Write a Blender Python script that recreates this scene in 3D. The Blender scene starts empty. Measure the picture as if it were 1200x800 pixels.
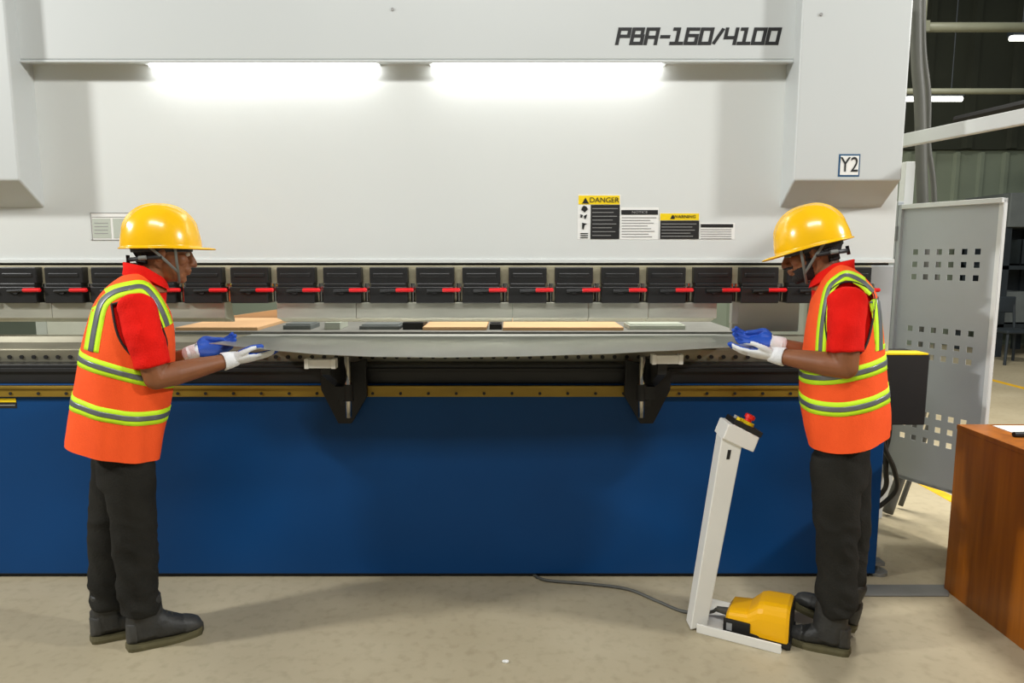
import bpy, bmesh, math, random
from mathutils import Vector, Matrix, noise
from mathutils.bvhtree import BVHTree

random.seed(7)
scene = bpy.context.scene
col = scene.collection
PI = math.pi

# ---------------------------------------------------------------- camera
CAM_H, PITCH, FPX = 1.55, math.radians(7.1), 800.0
cam_data = bpy.data.cameras.new('camera')
cam_data.sensor_width = 36.0
cam_data.lens = 24.0
cam_data.clip_end = 200
cam = bpy.data.objects.new('camera', cam_data)
col.objects.link(cam)
cam.location = (0, 0, CAM_H)
cam.rotation_euler = (PI / 2 - PITCH, 0, 0)
scene.camera = cam

# ---------------------------------------------------------------- world, lights, exposure
world = bpy.data.worlds.new('hall_ambient')
scene.world = world
world.use_nodes = True
bg = world.node_tree.nodes['Background']
bg.inputs[0].default_value = (0.95, 1.0, 0.98, 1)
bg.inputs[1].default_value = 0.16

def area_light(name, loc, target, sx, sy, power, color):
    l = bpy.data.lights.new(name, 'AREA')
    l.shape = 'RECTANGLE'; l.size = sx; l.size_y = sy
    l.energy = power; l.color = color
    o = bpy.data.objects.new(name, l); col.objects.link(o)
    o.location = loc
    d = Vector(target) - Vector(loc)
    o.rotation_euler = d.to_track_quat('-Z', 'Y').to_euler()
    return o
# high bay lamps of the hall: one on each side, one behind the guard door; the rest are added fill
area_light('hall_or_fill_lamp', (-6.2, 0.9, 4.2), (0.2, 3.0, 0.8), 0.4, 0.25, 250, (1.0, 0.995, 0.97))
area_light('hall_or_fill_lamp', (6.0, 0.9, 4.2), (0.0, 3.0, 0.8), 0.4, 0.25, 240, (1.0, 0.995, 0.97))
area_light('hall_or_fill_lamp', (-0.2, -1.2, 5.6), (-0.2, 1.6, 0.6), 3.4, 0.8, 190, (1.0, 0.995, 0.97))  # added fill behind the camera, brightens the near side of the workers
area_light('hall_or_fill_lamp', (-0.5, 7.0, 6.0), (-0.3, 5.2, 1.0), 2.0, 0.6, 300, (1.0, 0.96, 0.88))  # added fill, brightens the cardboard and table behind the press
area_light('hall_or_fill_lamp', (3.2, 5.4, 6.5), (3.0, 4.8, 0.0), 1.2, 0.6, 430, (1.0, 0.96, 0.88))
scene.view_settings.view_transform = 'Standard'
scene.view_settings.look = 'None'
scene.view_settings.gamma = 1.0
scene.view_settings.use_curve_mapping = False
scene.view_settings.exposure = 0.06

# ---------------------------------------------------------------- pixel helpers (1200x800 frame)
SP, CP = math.sin(PITCH), math.cos(PITCH)
def ray(u, v):
    a = (u - 600.0) / FPX; b = (400.0 - v) / FPX
    return Vector((a, CP + b * SP, -SP + b * CP))
FRAME = [Matrix.Identity(3)]     # a person is laid out in a frame turned towards where it stands
def P(u, v, Y):
    d = FRAME[0] @ ray(u, v); t = Y / d.y
    return Vector((d.x * t, Y, CAM_H + d.z * t))
def G(u, v, z=0.0):
    d = ray(u, v); t = (z - CAM_H) / d.z
    return Vector((d.x * t, d.y * t, z))
def zv(v, Y): return P(600, v, Y).z
def xu(u, v, Y): return P(u, v, Y).x

# ---------------------------------------------------------------- materials
def lin(c):
    c = c / 255.0
    return c / 12.92 if c <= 0.04045 else ((c + 0.055) / 1.055) ** 2.4
def srgb(r, g, b): return (lin(r), lin(g), lin(b), 1)
MATS = {}
def mat(name, rgb, rough=0.5, metal=0.0, var=0.06, scale=6.0, bump=0.0, bscale=60.0, emit=0.0,
        stretch=None, spec=0.5, coat=0.0):
    m = bpy.data.materials.new(name); m.use_nodes = True
    nt = m.node_tree; N = nt.nodes; L = nt.links
    b = N['Principled BSDF']
    base = srgb(*rgb)
    b.inputs['Roughness'].default_value = rough
    b.inputs['Metallic'].default_value = metal
    b.inputs['Specular IOR Level'].default_value = spec
    if coat: b.inputs['Coat Weight'].default_value = coat
    tc = N.new('ShaderNodeTexCoord'); mp = N.new('ShaderNodeMapping')
    L.new(tc.outputs['Object'], mp.inputs['Vector'])
    if stretch: mp.inputs['Scale'].default_value = stretch
    nz = N.new('ShaderNodeTexNoise')
    nz.inputs['Scale'].default_value = scale; nz.inputs['Detail'].default_value = 5
    L.new(mp.outputs[0], nz.inputs['Vector'])
    rp = N.new('ShaderNodeValToRGB')
    rp.color_ramp.elements[0].position = 0.3; rp.color_ramp.elements[1].position = 0.7
    rp.color_ramp.elements[0].color = tuple(c * (1 - var) for c in base[:3]) + (1,)
    rp.color_ramp.elements[1].color = tuple(min(1, c * (1 + var)) for c in base[:3]) + (1,)
    L.new(nz.outputs['Fac'], rp.inputs['Fac'])
    L.new(rp.outputs['Color'], b.inputs['Base Color'])
    if bump:
        n2 = N.new('ShaderNodeTexNoise'); n2.inputs['Scale'].default_value = bscale
        n2.inputs['Detail'].default_value = 4
        L.new(mp.outputs[0], n2.inputs['Vector'])
        bp = N.new('ShaderNodeBump'); bp.inputs['Strength'].default_value = bump
        bp.inputs['Distance'].default_value = 0.01
        L.new(n2.outputs['Fac'], bp.inputs['Height']); L.new(bp.outputs[0], b.inputs['Normal'])
    if emit:
        b.inputs['Emission Color'].default_value = base
        b.inputs['Emission Strength'].default_value = emit
    MATS[name] = m
    return m
M = MATS
mat('white_paint', (196, 200, 199), 0.42, var=0.015, scale=1.5)
mat('ram_paint', (210, 213, 210), 0.45, var=0.015, scale=1.2)
mat('blue_paint', (0, 61, 114), 0.5, var=0.10, scale=1.3, spec=0.25)
mat('black_steel', (34, 34, 34), 0.42, 0.2, var=0.2, scale=9)
mat('black_matte', (18, 18, 18), 0.6, var=0.2)
mat('clamp_black', (40, 40, 40), 0.38, 0.3, var=0.2, scale=12)
mat('tool_steel', (188, 188, 174), 0.4, 0.6, var=0.16, scale=2.5, stretch=(1, 1, 6))
mat('die_steel', (150, 146, 128), 0.38, 0.7, var=0.18, scale=4, stretch=(1, 1, 6))
mat('rail_beige', (165, 158, 132), 0.5, 0.2, var=0.25, scale=6, stretch=(1, 1, 2))
mat('chrome', (205, 200, 190), 0.16, 1.0, var=0.03)
mat('sheet_steel', (205, 206, 202), 0.36, 0.9, var=0.05, scale=2.0, bump=0.02, bscale=3)
mat('brass_strip', (150, 122, 40), 0.42, 0.35, var=0.15, scale=5, stretch=(1, 1, 3))
mat('red_tip', (225, 20, 28), 0.35, var=0.05)
mat('led', (255, 255, 255), 0.5, var=0.0, emit=11.0)
mat('tube_lamp', (255, 255, 245), 0.5, var=0.0, emit=5.0)
mat('sign_yellow', (238, 205, 0), 0.5, var=0.02)
mat('sign_black', (22, 22, 22), 0.5, var=0.1)
mat('sign_white', (232, 232, 228), 0.5, var=0.02)
mat('sign_grey', (150, 150, 148), 0.5, var=0.05)
mat('sign_blue', (20, 78, 118), 0.5, var=0.05)
mat('plate_grey', (192, 198, 186), 0.4, 0.2, var=0.05)
mat('orange_vest', (255, 92, 40), 0.8, var=0.05, scale=14, bump=0.25, bscale=300, spec=0.2)
mat('lime', (205, 250, 40), 0.6, var=0.03, bump=0.1, bscale=250, spec=0.3)
mat('silver_tape', (112, 116, 120), 0.35, 0.35, var=0.1, scale=30)
mat('red_shirt', (226, 22, 10), 0.85, var=0.08, scale=10, bump=0.3, bscale=220, spec=0.2)
mat('piping_black', (28, 20, 18), 0.7, var=0.1)
mat('trousers', (36, 35, 31), 0.9, var=0.18, scale=9, bump=0.35, bscale=160, spec=0.2)
mat('boot_leather', (46, 46, 44), 0.55, var=0.25, scale=14, bump=0.3, bscale=70)
mat('boot_toe', (58, 58, 56), 0.5, var=0.2, scale=20)
mat('boot_sole', (92, 86, 58), 0.7, var=0.2, scale=20)
mat('lace', (60, 58, 50), 0.8, var=0.2)
mat('skin', (130, 79, 46), 0.5, var=0.10, scale=16, bump=0.08, bscale=120)
mat('hair', (20, 17, 15), 0.7, var=0.3, scale=60, bump=0.8, bscale=200)
mat('eye_white', (225, 220, 210), 0.2, var=0.02)
mat('eye_dark', (25, 16, 12), 0.15, var=0.05)
mat('helmet_yellow', (246, 190, 2), 0.22, var=0.02, coat=0.3)
mat('harness_grey', (105, 108, 104), 0.55, var=0.1)
mat('harness_black', (22, 22, 24), 0.5, var=0.1)
mat('glove_white', (232, 234, 236), 0.85, var=0.05, scale=40, bump=0.4, bscale=260, spec=0.2)
mat('glove_blue', (16, 74, 178), 0.5, var=0.1, scale=40, bump=0.2, bscale=200)
mat('pedal_yellow', (248, 184, 4), 0.35, var=0.04)
mat('stand_white', (232, 230, 222), 0.4, var=0.02)
mat('button_red', (225, 30, 18), 0.3, var=0.03)
mat('cable_black', (26, 26, 25), 0.55, var=0.1)
mat('cable_grey', (88, 88, 82), 0.55, var=0.1)
mat('panel_grey', (176, 180, 182), 0.42, 0.1, var=0.05, scale=3)
mat('panel_edge', (218, 220, 218), 0.4, 0.1, var=0.03)
mat('rail_white', (205, 207, 205), 0.4, var=0.03)
mat('cardboard', (205, 165, 122), 0.8, var=0.08, scale=4)
mat('table_grey', (125, 125, 120), 0.5, 0.2, var=0.1)
mat('wall_green', (128, 138, 120), 0.7, var=0.1, scale=1.0)
mat('wall_shaded', (44, 48, 36), 0.75, var=0.2, scale=1.0)  # upper back wall, with the fading light put into the colour
mat('pipe_beige', (112, 114, 96), 0.5, var=0.08)
mat('rack_grey', (98, 104, 104), 0.55, var=0.1)
mat('rack_dark', (34, 42, 48), 0.6, var=0.2)
mat('line_yellow', (222, 172, 20), 0.6, var=0.12, scale=14)
mat('foot_metal', (150, 152, 150), 0.35, 0.6, var=0.1)
mat('paper', (235, 235, 230), 0.7, var=0.02)

def floor_material():
    m = bpy.data.materials.new('concrete_floor'); m.use_nodes = True
    nt = m.node_tree; N = nt.nodes; L = nt.links; b = N['Principled BSDF']
    tc = N.new('ShaderNodeTexCoord')
    n1 = N.new('ShaderNodeTexNoise'); n1.inputs['Scale'].default_value = 1.1; n1.inputs['Detail'].default_value = 8
    n2 = N.new('ShaderNodeTexNoise'); n2.inputs['Scale'].default_value = 22; n2.inputs['Detail'].default_value = 6
    for n in (n1, n2): L.new(tc.outputs['Object'], n.inputs['Vector'])
    r1 = N.new('ShaderNodeValToRGB')
    r1.color_ramp.elements[0].position = 0.32; r1.color_ramp.elements[0].color = srgb(164, 152, 124)
    r1.color_ramp.elements[1].position = 0.68; r1.color_ramp.elements[1].color = srgb(183, 172, 145)
    L.new(n1.outputs['Fac'], r1.inputs['Fac'])
    r2 = N.new('ShaderNodeValToRGB')
    r2.color_ramp.elements[0].position = 0.28; r2.color_ramp.elements[0].color = (0.72, 0.70, 0.66, 1)
    r2.color_ramp.elements[1].position = 0.5; r2.color_ramp.elements[1].color = (1, 1, 1, 1)
    L.new(n2.outputs['Fac'], r2.inputs['Fac'])
    mx = N.new('ShaderNodeMix'); mx.data_type = 'RGBA'; mx.blend_type = 'MULTIPLY'
    mx.inputs['Factor'].default_value = 0.5
    L.new(r1.outputs['Color'], mx.inputs['A']); L.new(r2.outputs['Color'], mx.inputs['B'])
    L.new(mx.outputs['Result'], b.inputs['Base Color'])
    b.inputs['Roughness'].default_value = 0.42
    bp = N.new('ShaderNodeBump'); bp.inputs['Strength'].default_value = 0.08; bp.inputs['Distance'].default_value = 0.01
    L.new(n2.outputs['Fac'], bp.inputs['Height']); L.new(bp.outputs[0], b.inputs['Normal'])
    MATS['floor'] = m
floor_material()

def wood_material():
    m = bpy.data.materials.new('brown_veneer'); m.use_nodes = True
    nt = m.node_tree; N = nt.nodes; L = nt.links; b = N['Principled BSDF']
    tc = N.new('ShaderNodeTexCoord'); mp = N.new('ShaderNodeMapping')
    mp.inputs['Scale'].default_value = (14, 14, 0.9)
    L.new(tc.outputs['Object'], mp.inputs['Vector'])
    n1 = N.new('ShaderNodeTexNoise'); n1.inputs['Scale'].default_value = 1.6; n1.inputs['Detail'].default_value = 7
    L.new(mp.outputs[0], n1.inputs['Vector'])
    r = N.new('ShaderNodeValToRGB')
    r.color_ramp.elements[0].position = 0.3; r.color_ramp.elements[0].color = srgb(132, 70, 4)
    r.color_ramp.elements[1].position = 0.72; r.color_ramp.elements[1].color = srgb(172, 98, 10)
    L.new(n1.outputs['Fac'], r.inputs['Fac']); L.new(r.outputs['Color'], b.inputs['Base Color'])
    b.inputs['Roughness'].default_value = 0.36
    MATS['wood'] = m
wood_material()

# ---------------------------------------------------------------- mesh builder
class MB:
    def __init__(s): s.v = []; s.f = []
    def add(s, vs, fs):
        o = len(s.v); s.v += [Vector(p) for p in vs]; s.f += [[i + o for i in f] for f in fs]; return s
    def box(s, x0, x1, y0, y1, z0, z1, M4=None):
        vs = [Vector((x, y, z)) for x in (x0, x1) for y in (y0, y1) for z in (z0, z1)]
        if M4: vs = [M4 @ p for p in vs]
        return s.add(vs, [(0, 1, 3, 2), (4, 6, 7, 5), (0, 4, 5, 1), (2, 3, 7, 6), (0, 2, 6, 4), (1, 5, 7, 3)])
    def prism(s, poly, ext, M4=None):
        """poly: list of 3D points (planar loop), ext: vector."""
        a = [Vector(p) for p in poly]; e = Vector(ext); n = len(a)
        vs = a + [p + e for p in a]
        if M4: vs = [M4 @ p for p in vs]
        fs = [list(range(n))[::-1], list(range(n, 2 * n))]
        for i in range(n): fs.append((i, (i + 1) % n, n + (i + 1) % n, n + i))
        return s.add(vs, fs)
    def loft(s, rings, cap=True, closed=True):
        n = len(rings[0]); vs = [p for r in rings for p in r]; fs = []
        for k in range(len(rings) - 1):
            for i in range(n if closed else n - 1):
                j = (i + 1) % n
                fs.append((k * n + i, k * n + j, (k + 1) * n + j, (k + 1) * n + i))
        if cap:
            fs.append(list(range(n))[::-1]); fs.append([(len(rings) - 1) * n + i for i in range(n)])
        return s.add(vs, fs)
    def tube(s, pts, radii, n=12, cap=True, up=None, flat=1.0):
        pts = [Vector(p) for p in pts]
        if not hasattr(radii, '__len__'): radii = [radii] * len(pts)
        rings = []; ref = Vector(up) if up else Vector((0.13, 1, 0.07)).normalized()
        for i, p in enumerate(pts):
            d = (pts[min(i + 1, len(pts) - 1)] - pts[max(i - 1, 0)]).normalized()
            a = ref - d * ref.dot(d)
            if a.length < 1e-4: a = d.orthogonal()
            a.normalize(); b = d.cross(a); ref = a
            r = radii[i]
            ra, rb = r if hasattr(r, '__len__') else (r, r * flat)
            rings.append([p + a * ra * math.cos(2 * PI * k / n) + b * rb * math.sin(2 * PI * k / n) for k in range(n)])
        return s.loft(rings, cap)
    def ellipsoid(s, c, r, M4=None, nu=20, nv=12):
        c = Vector(c); vs = []; fs = []
        vs.append(c + Vector((0, 0, r[2])))
        for i in range(1, nv):
            t = PI * i / nv
            for k in range(nu):
                q = 2 * PI * k / nu
                vs.append(c + Vector((r[0] * math.sin(t) * math.cos(q), r[1] * math.sin(t) * math.sin(q), r[2] * math.cos(t))))
        vs.append(c - Vector((0, 0, r[2]))); last = len(vs) - 1
        for k in range(nu): fs.append((0, 1 + k, 1 + (k + 1) % nu))
        for i in range(nv - 2):
            for k in range(nu):
                a = 1 + i * nu + k; b2 = 1 + i * nu + (k + 1) % nu
                fs.append((a, a + nu, b2 + nu, b2))
        o = 1 + (nv - 2) * nu
        for k in range(nu): fs.append((o + k, last, o + (k + 1) % nu))
        if M4: vs = [M4 @ p for p in vs]
        return s.add(vs, fs)
    def cyl(s, a, b, r, n=16): return s.tube([a, b], [r, r], n)
    def transform(s, M4): s.v = [M4 @ p for p in s.v]; return s
    def mesh(s, name, recalc=True):
        me = bpy.data.meshes.new(name)
        me.from_pydata([tuple(p) for p in s.v], [], s.f)
        if recalc:
            bm = bmesh.new(); bm.from_mesh(me)
            bmesh.ops.recalc_face_normals(bm, faces=bm.faces)
            bm.to_mesh(me); bm.free()
        me.update(); return me

def link(name, me, material=None, parent=None, smooth=False, bevel=0.0, bseg=2):
    o = bpy.data.objects.new(name, me); col.objects.link(o)
    if material is not None:
        me.materials.clear(); me.materials.append(M[material] if isinstance(material, str) else material)
    if smooth:
        me.polygons.foreach_set('use_smooth', [True] * len(me.polygons))
    if parent is not None:
        o.parent = parent
        if parent.type == 'EMPTY': o.matrix_parent_inverse = Matrix.Translation(-parent.location)
    if bevel:
        b = o.modifiers.new('bevel', 'BEVEL'); b.width = bevel; b.segments = bseg; b.limit_method = 'ANGLE'
        b.angle_limit = math.radians(40)
    return o
def build(mb, name, material, parent=None, smooth=False, bevel=0.0, bseg=2):
    return link(name, mb.mesh(name), material, parent, smooth, bevel, bseg)
def tag(o, label=None, cat=None, group=None, kind=None):
    if label: o['label'] = label
    if cat: o['category'] = cat
    if group: o['group'] = group
    if kind: o['kind'] = kind
    return o
def thing(name, loc, label, cat, group=None):
    o = bpy.data.objects.new(name, None); col.objects.link(o)
    o.location = loc; o.empty_display_size = 0.1
    return tag(o, label, cat, group)
def evaluate(o):
    dg = bpy.context.evaluated_depsgraph_get(); dg.update()
    return bpy.data.meshes.new_from_object(o.evaluated_get(dg))
def fuse(mb, name, voxel=0.006, smooth=4):
    o = link(name + '_tmp', mb.mesh(name))
    r = o.modifiers.new('r', 'REMESH'); r.mode = 'VOXEL'; r.voxel_size = voxel
    if smooth:
        q = o.modifiers.new('s', 'SMOOTH'); q.factor = 0.5; q.iterations = smooth
    me = evaluate(o); me.name = name
    bpy.data.objects.remove(o)
    return me
def spline(pts, n=8):
    """Catmull-Rom through points."""
    pts = [Vector(p) for p in pts]; out = []
    for i in range(len(pts) - 1):
        p0 = pts[max(i - 1, 0)]; p1 = pts[i]; p2 = pts[i + 1]; p3 = pts[min(i + 2, len(pts) - 1)]
        for k in range(n):
            t = k / n
            out.append(0.5 * ((2 * p1) + (p2 - p0) * t + (2 * p0 - 5 * p1 + 4 * p2 - p3) * t * t + (3 * p1 - p0 - 3 * p2 + p3) * t ** 3))
    out.append(pts[-1]); return out
def text_mesh(s, size, depth=0.0006):
    c = bpy.data.curves.new('lettering', 'FONT'); c.body = s; c.size = size
    c.extrude = depth; c.align_x = 'CENTER'; c.align_y = 'CENTER'
    o = bpy.data.objects.new('lettering_tmp', c); col.objects.link(o)
    me = evaluate(o); bpy.data.objects.remove(o)
    return me
def place_text(name, s, size, loc, material, parent, sx=1.0, shear=0.0):
    me = text_mesh(s, size)
    R = Matrix(((sx, shear, 0, loc[0]), (0, 0, -1, loc[1]), (0, 1, 0, loc[2]), (0, 0, 0, 1)))
    me.transform(R)
    return link(name, me, material, parent)

# ================================================================ SETTING
floor_mb = MB().box(-16, 16, -8, 14, -0.2, 0.0)
tag(build(floor_mb, 'floor', 'floor'), kind='structure')
YW = 12.0
wall = build(MB().box(-16, 16, YW, YW + 0.2, 0, 7.5), 'wall_back', 'wall_green')
tag(wall, kind='structure')
# ribbed cladding sheets on the back wall, each rib a part
rib_me = MB().prism([(-.06, 0, 0), (.06, 0, 0), (.03, -.05, 0), (-.03, -.05, 0)], (0, 0, 3.3)).mesh('cladding_rib')
rib_me.materials.append(M['wall_green'])
for k in range(22):
    o = bpy.data.objects.new('cladding_rib', rib_me); col.objects.link(o)
    o.location = (3.0 + k * 0.42, YW, 0.02); o.parent = wall
up = build(MB().box(-16, 16, YW - 0.12, YW, 3.35, 7.5), 'shaded_upper_wall', 'wall_shaded', wall)  # darker layer stands in for the shade high on the wall
rib2 = MB().prism([(-.09, 0, 0), (.09, 0, 0), (.05, -.07, 0), (-.05, -.07, 0)], (0, 0, 4.1)).mesh('cladding_rib')
rib2.materials.append(M['wall_shaded'])
for k in range(12):
    o = bpy.data.objects.new('cladding_rib', rib2); col.objects.link(o)
    o.location = (3.2 + k * 0.75, YW - 0.12, 3.36); o.parent = wall
# floor lines
for n, (x0, x1, y0, y1) in enumerate([(2.79, 2.87, 0.4, 8.6), (6.02, 6.11, 0.4, 11.5)]):
    o = build(MB().box(x0, x1, y0, y1, 0.0, 0.002), 'trim_%d' % (n + 1), 'line_yellow')
    tag(o, 'yellow painted safety line on the concrete floor', kind='structure')

# ================================================================ PRESS BRAKE
YR, YH, YC, YT = 3.28, 3.20, 3.13, 3.15      # ram, hood, cylinder cover, table front planes
XL, XR = -2.70, 1.765
pb = thing('press_brake', (-0.47, 3.6, 0), 'large white and blue sheet metal press brake with black tool clamps', 'machine')
z_ram = zv(308, YR); z_hood = zv(70, YH)
# table
tb = build(MB().box(XL, XR, YT, 3.42, 0.02, 0.955), 'table', 'blue_paint', pb, bevel=0.006)
build(MB().box(XL + 0.02, XR - 0.02, YT + 0.02, 3.4, 0.0, 0.02), 'plinth', 'black_matte', pb)
build(MB().box(XL, XR, YT + 0.02, 3.42, 0.955, 1.047), 'tool_bed', 'black_steel', pb, bevel=0.004)
build(MB().box(XL, XR, YT + 0.008, YT + 0.05, 1.012, 1.03), 'bed_ledge', 'black_matte', pb, bevel=0.002)
st = build(MB().box(XL, XR - 0.2, YT - 0.018, YT, zv(464, YT), zv(451, YT)), 'brass_strip', 'brass_strip', pb, bevel=0.002)
build(MB().box(XL, XR - 0.2, YT - 0.028, YT, zv(454, YT), zv(451, YT)), 'strip_lip', 'brass_strip', st, bevel=0.001)
bolt = MB().cyl((0, -0.004, 0), (0, 0.004, 0), 0.007, 10).mesh('bolt'); bolt.materials.append(M['black_matte'])
for k in range(32):
    o = bpy.data.objects.new('bolt', bolt); col.objects.link(o); o.parent = st
    o.location = (XL + 0.1 + k * 0.13, YT - 0.018, zv(460, YT))
# die holder and dies
dh = build(MB().box(XL, XR - 0.05, 3.24, 3.40, 1.047, zv(409, 3.25)), 'die_holder', 'die_steel', pb, bevel=0.003)
dbolt = MB().cyl((0, -0.006, 0), (0, 0.003, 0), 0.010, 8).mesh('bolt'); dbolt.materials.append(M['black_steel'])
for k in range(76):
    o = bpy.data.objects.new('bolt', dbolt); col.objects.link(o); o.parent = dh
    o.location = (XL + 0.06 + k * 0.058, 3.24, 1.072)
zd0, zd1 = zv(409, 3.25) , 1.166
x = XL + 0.05
for w in (0.835, 0.835, 0.835, 0.415, 0.835, 0.5):
    prof = [(x, 3.27, zd0), (x, 3.37, zd0), (x, 3.36, zd1), (x, 3.33, zd1), (x, 3.32, zd1 - 0.012), (x, 3.31, zd1), (x, 3.285, zd1), (x, 3.275, zd0 + 0.03)]
    build(MB().prism(prof, (w - 0.003, 0, 0)), 'die', 'die_steel', pb)
    x += w
# ram
rm = build(MB().box(XL, 1.82, YR, 3.42, z_ram, 2.9), 'ram', 'ram_paint', pb, bevel=0.006)
build(MB().box(XL, 1.82, YR - 0.012, YR, z_ram, z_ram + 0.018), 'ram_lip', 'ram_paint', rm, bevel=0.002)
build(MB().box(XL, 1.80, YR + 0.004, 3.40, z_ram - 0.012, z_ram), 'ram_gasket', 'black_matte', rm)
# hood
XCI, XCO = 1.265, 1.748
XCIl, XCOl = -2.21, -2.69
hood = build(MB().box(XCIl - 0.01, XCI + 0.01, YH, 3.5, z_hood, 2.95), 'hood', 'white_paint', pb, bevel=0.008, bseg=3)
build(MB().box(XCIl, XCI, YH - 0.004, YH + 0.02, z_hood - 0.012, z_hood), 'hood_lip', 'white_paint', hood, bevel=0.003)
def screw(u, v, Y, parent):
    p = P(u, v, Y); return build(MB().cyl((p.x, Y - 0.004, p.z), (p.x, Y + 0.002, p.z), 0.007, 12), 'screw', 'sign_grey', parent)
screw(460, 11, YH, hood)
for (ua, ub) in ((176, 440), (508, 775)):
    xa, xb = xu(ua, 72, 3.24), xu(ub, 72, 3.24)
    lamp = build(MB().box(xa - 0.02, xb + 0.02, YH + 0.022, YR - 0.004, z_hood - 0.010, z_hood), 'lamp_housing', 'white_paint', pb)
    build(MB().box(xa, xb, YH + 0.026, YR - 0.008, z_hood - 0.022, z_hood - 0.010), 'light_strip', 'led', lamp)
# cylinder covers with sloped undersides
zf, zb = zv(211, YC), zv(243, YR)
cov = []
for (xi, xo) in ((XCI, XCO), (XCOl, XCIl)):
    poly = [(xi, YC, zf), (xi, YC, 2.95), (xi, YR + 0.05, 2.95), (xi, YR + 0.05, zb), (xi, YR, zb)]
    cov.append(build(MB().prism(poly, (xo - xi, 0, 0)), 'cylinder_cover', 'white_paint', pb, bevel=0.008, bseg=3))
screw(962, 17, YC, cov[0])
# rear frame
for (x0, x1) in ((1.70, XR), (XL, XL + 0.065)):
    fr = build(MB().box(x0, x1, 3.425, 4.5, 0.0, 0.95).box(x0, x1, 3.85, 4.5, 0.95, 1.5).box(x0, x1, 3.425, 4.5, 1.5, 2.95), 'side_frame', 'plate_grey', pb, bevel=0.004)
build(MB().box(1.12, 1.46, 3.46, 3.50, 1.17, 1.48), 'throat_cover', 'white_paint', pb, bevel=0.004)
build(MB().box(1.085, 1.118, 3.36, 3.40, 1.22, 1.47), 'guide_bar', 'white_paint', pb, bevel=0.003)
build(MB().box(1.50, 1.69, 3.46, 3.50, 1.15, 1.48), 'throat_cover', 'plate_grey', pb, bevel=0.004)
build(MB().box(1.70, 1.915, 3.44, 3.47, 1.06, 1.505), 'side_cover', 'panel_grey', pb, bevel=0.004)
# upper tool rail behind the clamps
z_c0, z_c1 = zv(355, 3.2), zv(313, 3.2)
build(MB().box(XL + 0.05, 1.70, 3.245, 3.36, z_c0 + 0.005, z_ram - 0.012), 'tool_rail', 'rail_beige', pb, bevel=0.003)
# clamps
pitch = 54.35 / 800 * 3.19
cw = 44.5 / 800 * 3.19
x_first = -330 / 800 * 3.19
hz = z_c1 - z_c0
cl_me = MB()
cl_me.box(0, cw, 3.20, 3.30, hz * 0.55 + z_c0, z_c1)
cl_me.box(0.006, cw - 0.006, 3.194, 3.30, z_c0 + hz * 0.46, z_c0 + hz * 0.56)
cl_me.box(0, cw, 3.188, 3.30, z_c0, z_c0 + hz * 0.46)
cl_me.box(0.018, cw - 0.018, 3.196, 3.21, z_c0 + hz * 0.72, z_c0 + hz * 0.84)
cl_me = cl_me.mesh('clamp'); cl_me.materials.append(M['clamp_black'])
zl = zv(340, 3.18)
lev = MB().tube([(cw * 0.30, 3.182, zl - 0.004), (cw * 0.72, 3.180, zl)], [0.009, 0.008], 10).mesh('lever'); lev.materials.append(M['black_steel'])
tip = MB().tube([(cw * 0.70, 3.180, zl), (cw * 0.72, 3.180, zl), (cw * 1.15, 3.178, zl + 0.001), (cw * 1.175, 3.178, zl + 0.001)], [0.007, 0.0095, 0.0095, 0.006], 12).mesh('lever_tip'); tip.materials.append(M['red_tip'])
hub = MB().cyl((cw * 0.5, 3.178, zl - 0.006), (cw * 0.5, 3.19, zl - 0.006), 0.013, 12).mesh('bolt'); hub.materials.append(M['black_matte'])
pin = MB().tube([(cw + 0.020, 3.234, z_c0 + 0.005), (cw + 0.020, 3.234, zl + 0.03)], [0.009, 0.009], 10).box(cw + 0.008, cw + 0.032, 3.228, 3.25, zl - 0.012, zl + 0.028).mesh('safety_pin'); pin.materials.append(M['chrome'])
for k in range(-6, 14):
    c = bpy.data.objects.new('clamp', cl_me); col.objects.link(c)
    c.parent = pb; c.matrix_parent_inverse = Matrix.Translation(-pb.location)
    c.location = (x_first + k * pitch, 0, 0)
    bv = c.modifiers.new('bevel', 'BEVEL'); bv.width = 0.004; bv.segments = 2; bv.limit_method = 'ANGLE'
    for nm, me in (('lever', lev), ('lever_tip', tip), ('bolt', hub), ('safety_pin', pin)):
        s = bpy.data.objects.new(nm, me); col.objects.link(s); s.parent = c
# punches
z_p1, z_p0 = z_c0 + 0.002, zv(378, 3.26)
def punch(ua, ub):
    xa, xb = xu(ua, 366, 3.22), xu(ub, 366, 3.22)
    prof = [(xa, 3.215, z_p1), (xa, 3.30, z_p1), (xa, 3.30, z_p0 + 0.06), (xa, 3.325, z_p0 + 0.008), (xa, 3.322, z_p0), (xa, 3.312, z_p0), (xa, 3.25, z_p0 + 0.018), (xa, 3.215, z_p0 + 0.026)]
    prof[5] = (xa, 3.312, z_p0)
    return build(MB().prism(prof, (xb - xa - 0.002, 0, 0)), 'punch', 'tool_steel', pb, bevel=0.0015)
for a, b in ((-100, 62), (62, 265), (325, 418), (418, 601), (601, 690), (690, 760), (760, 840)):
    punch(a, b)
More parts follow.
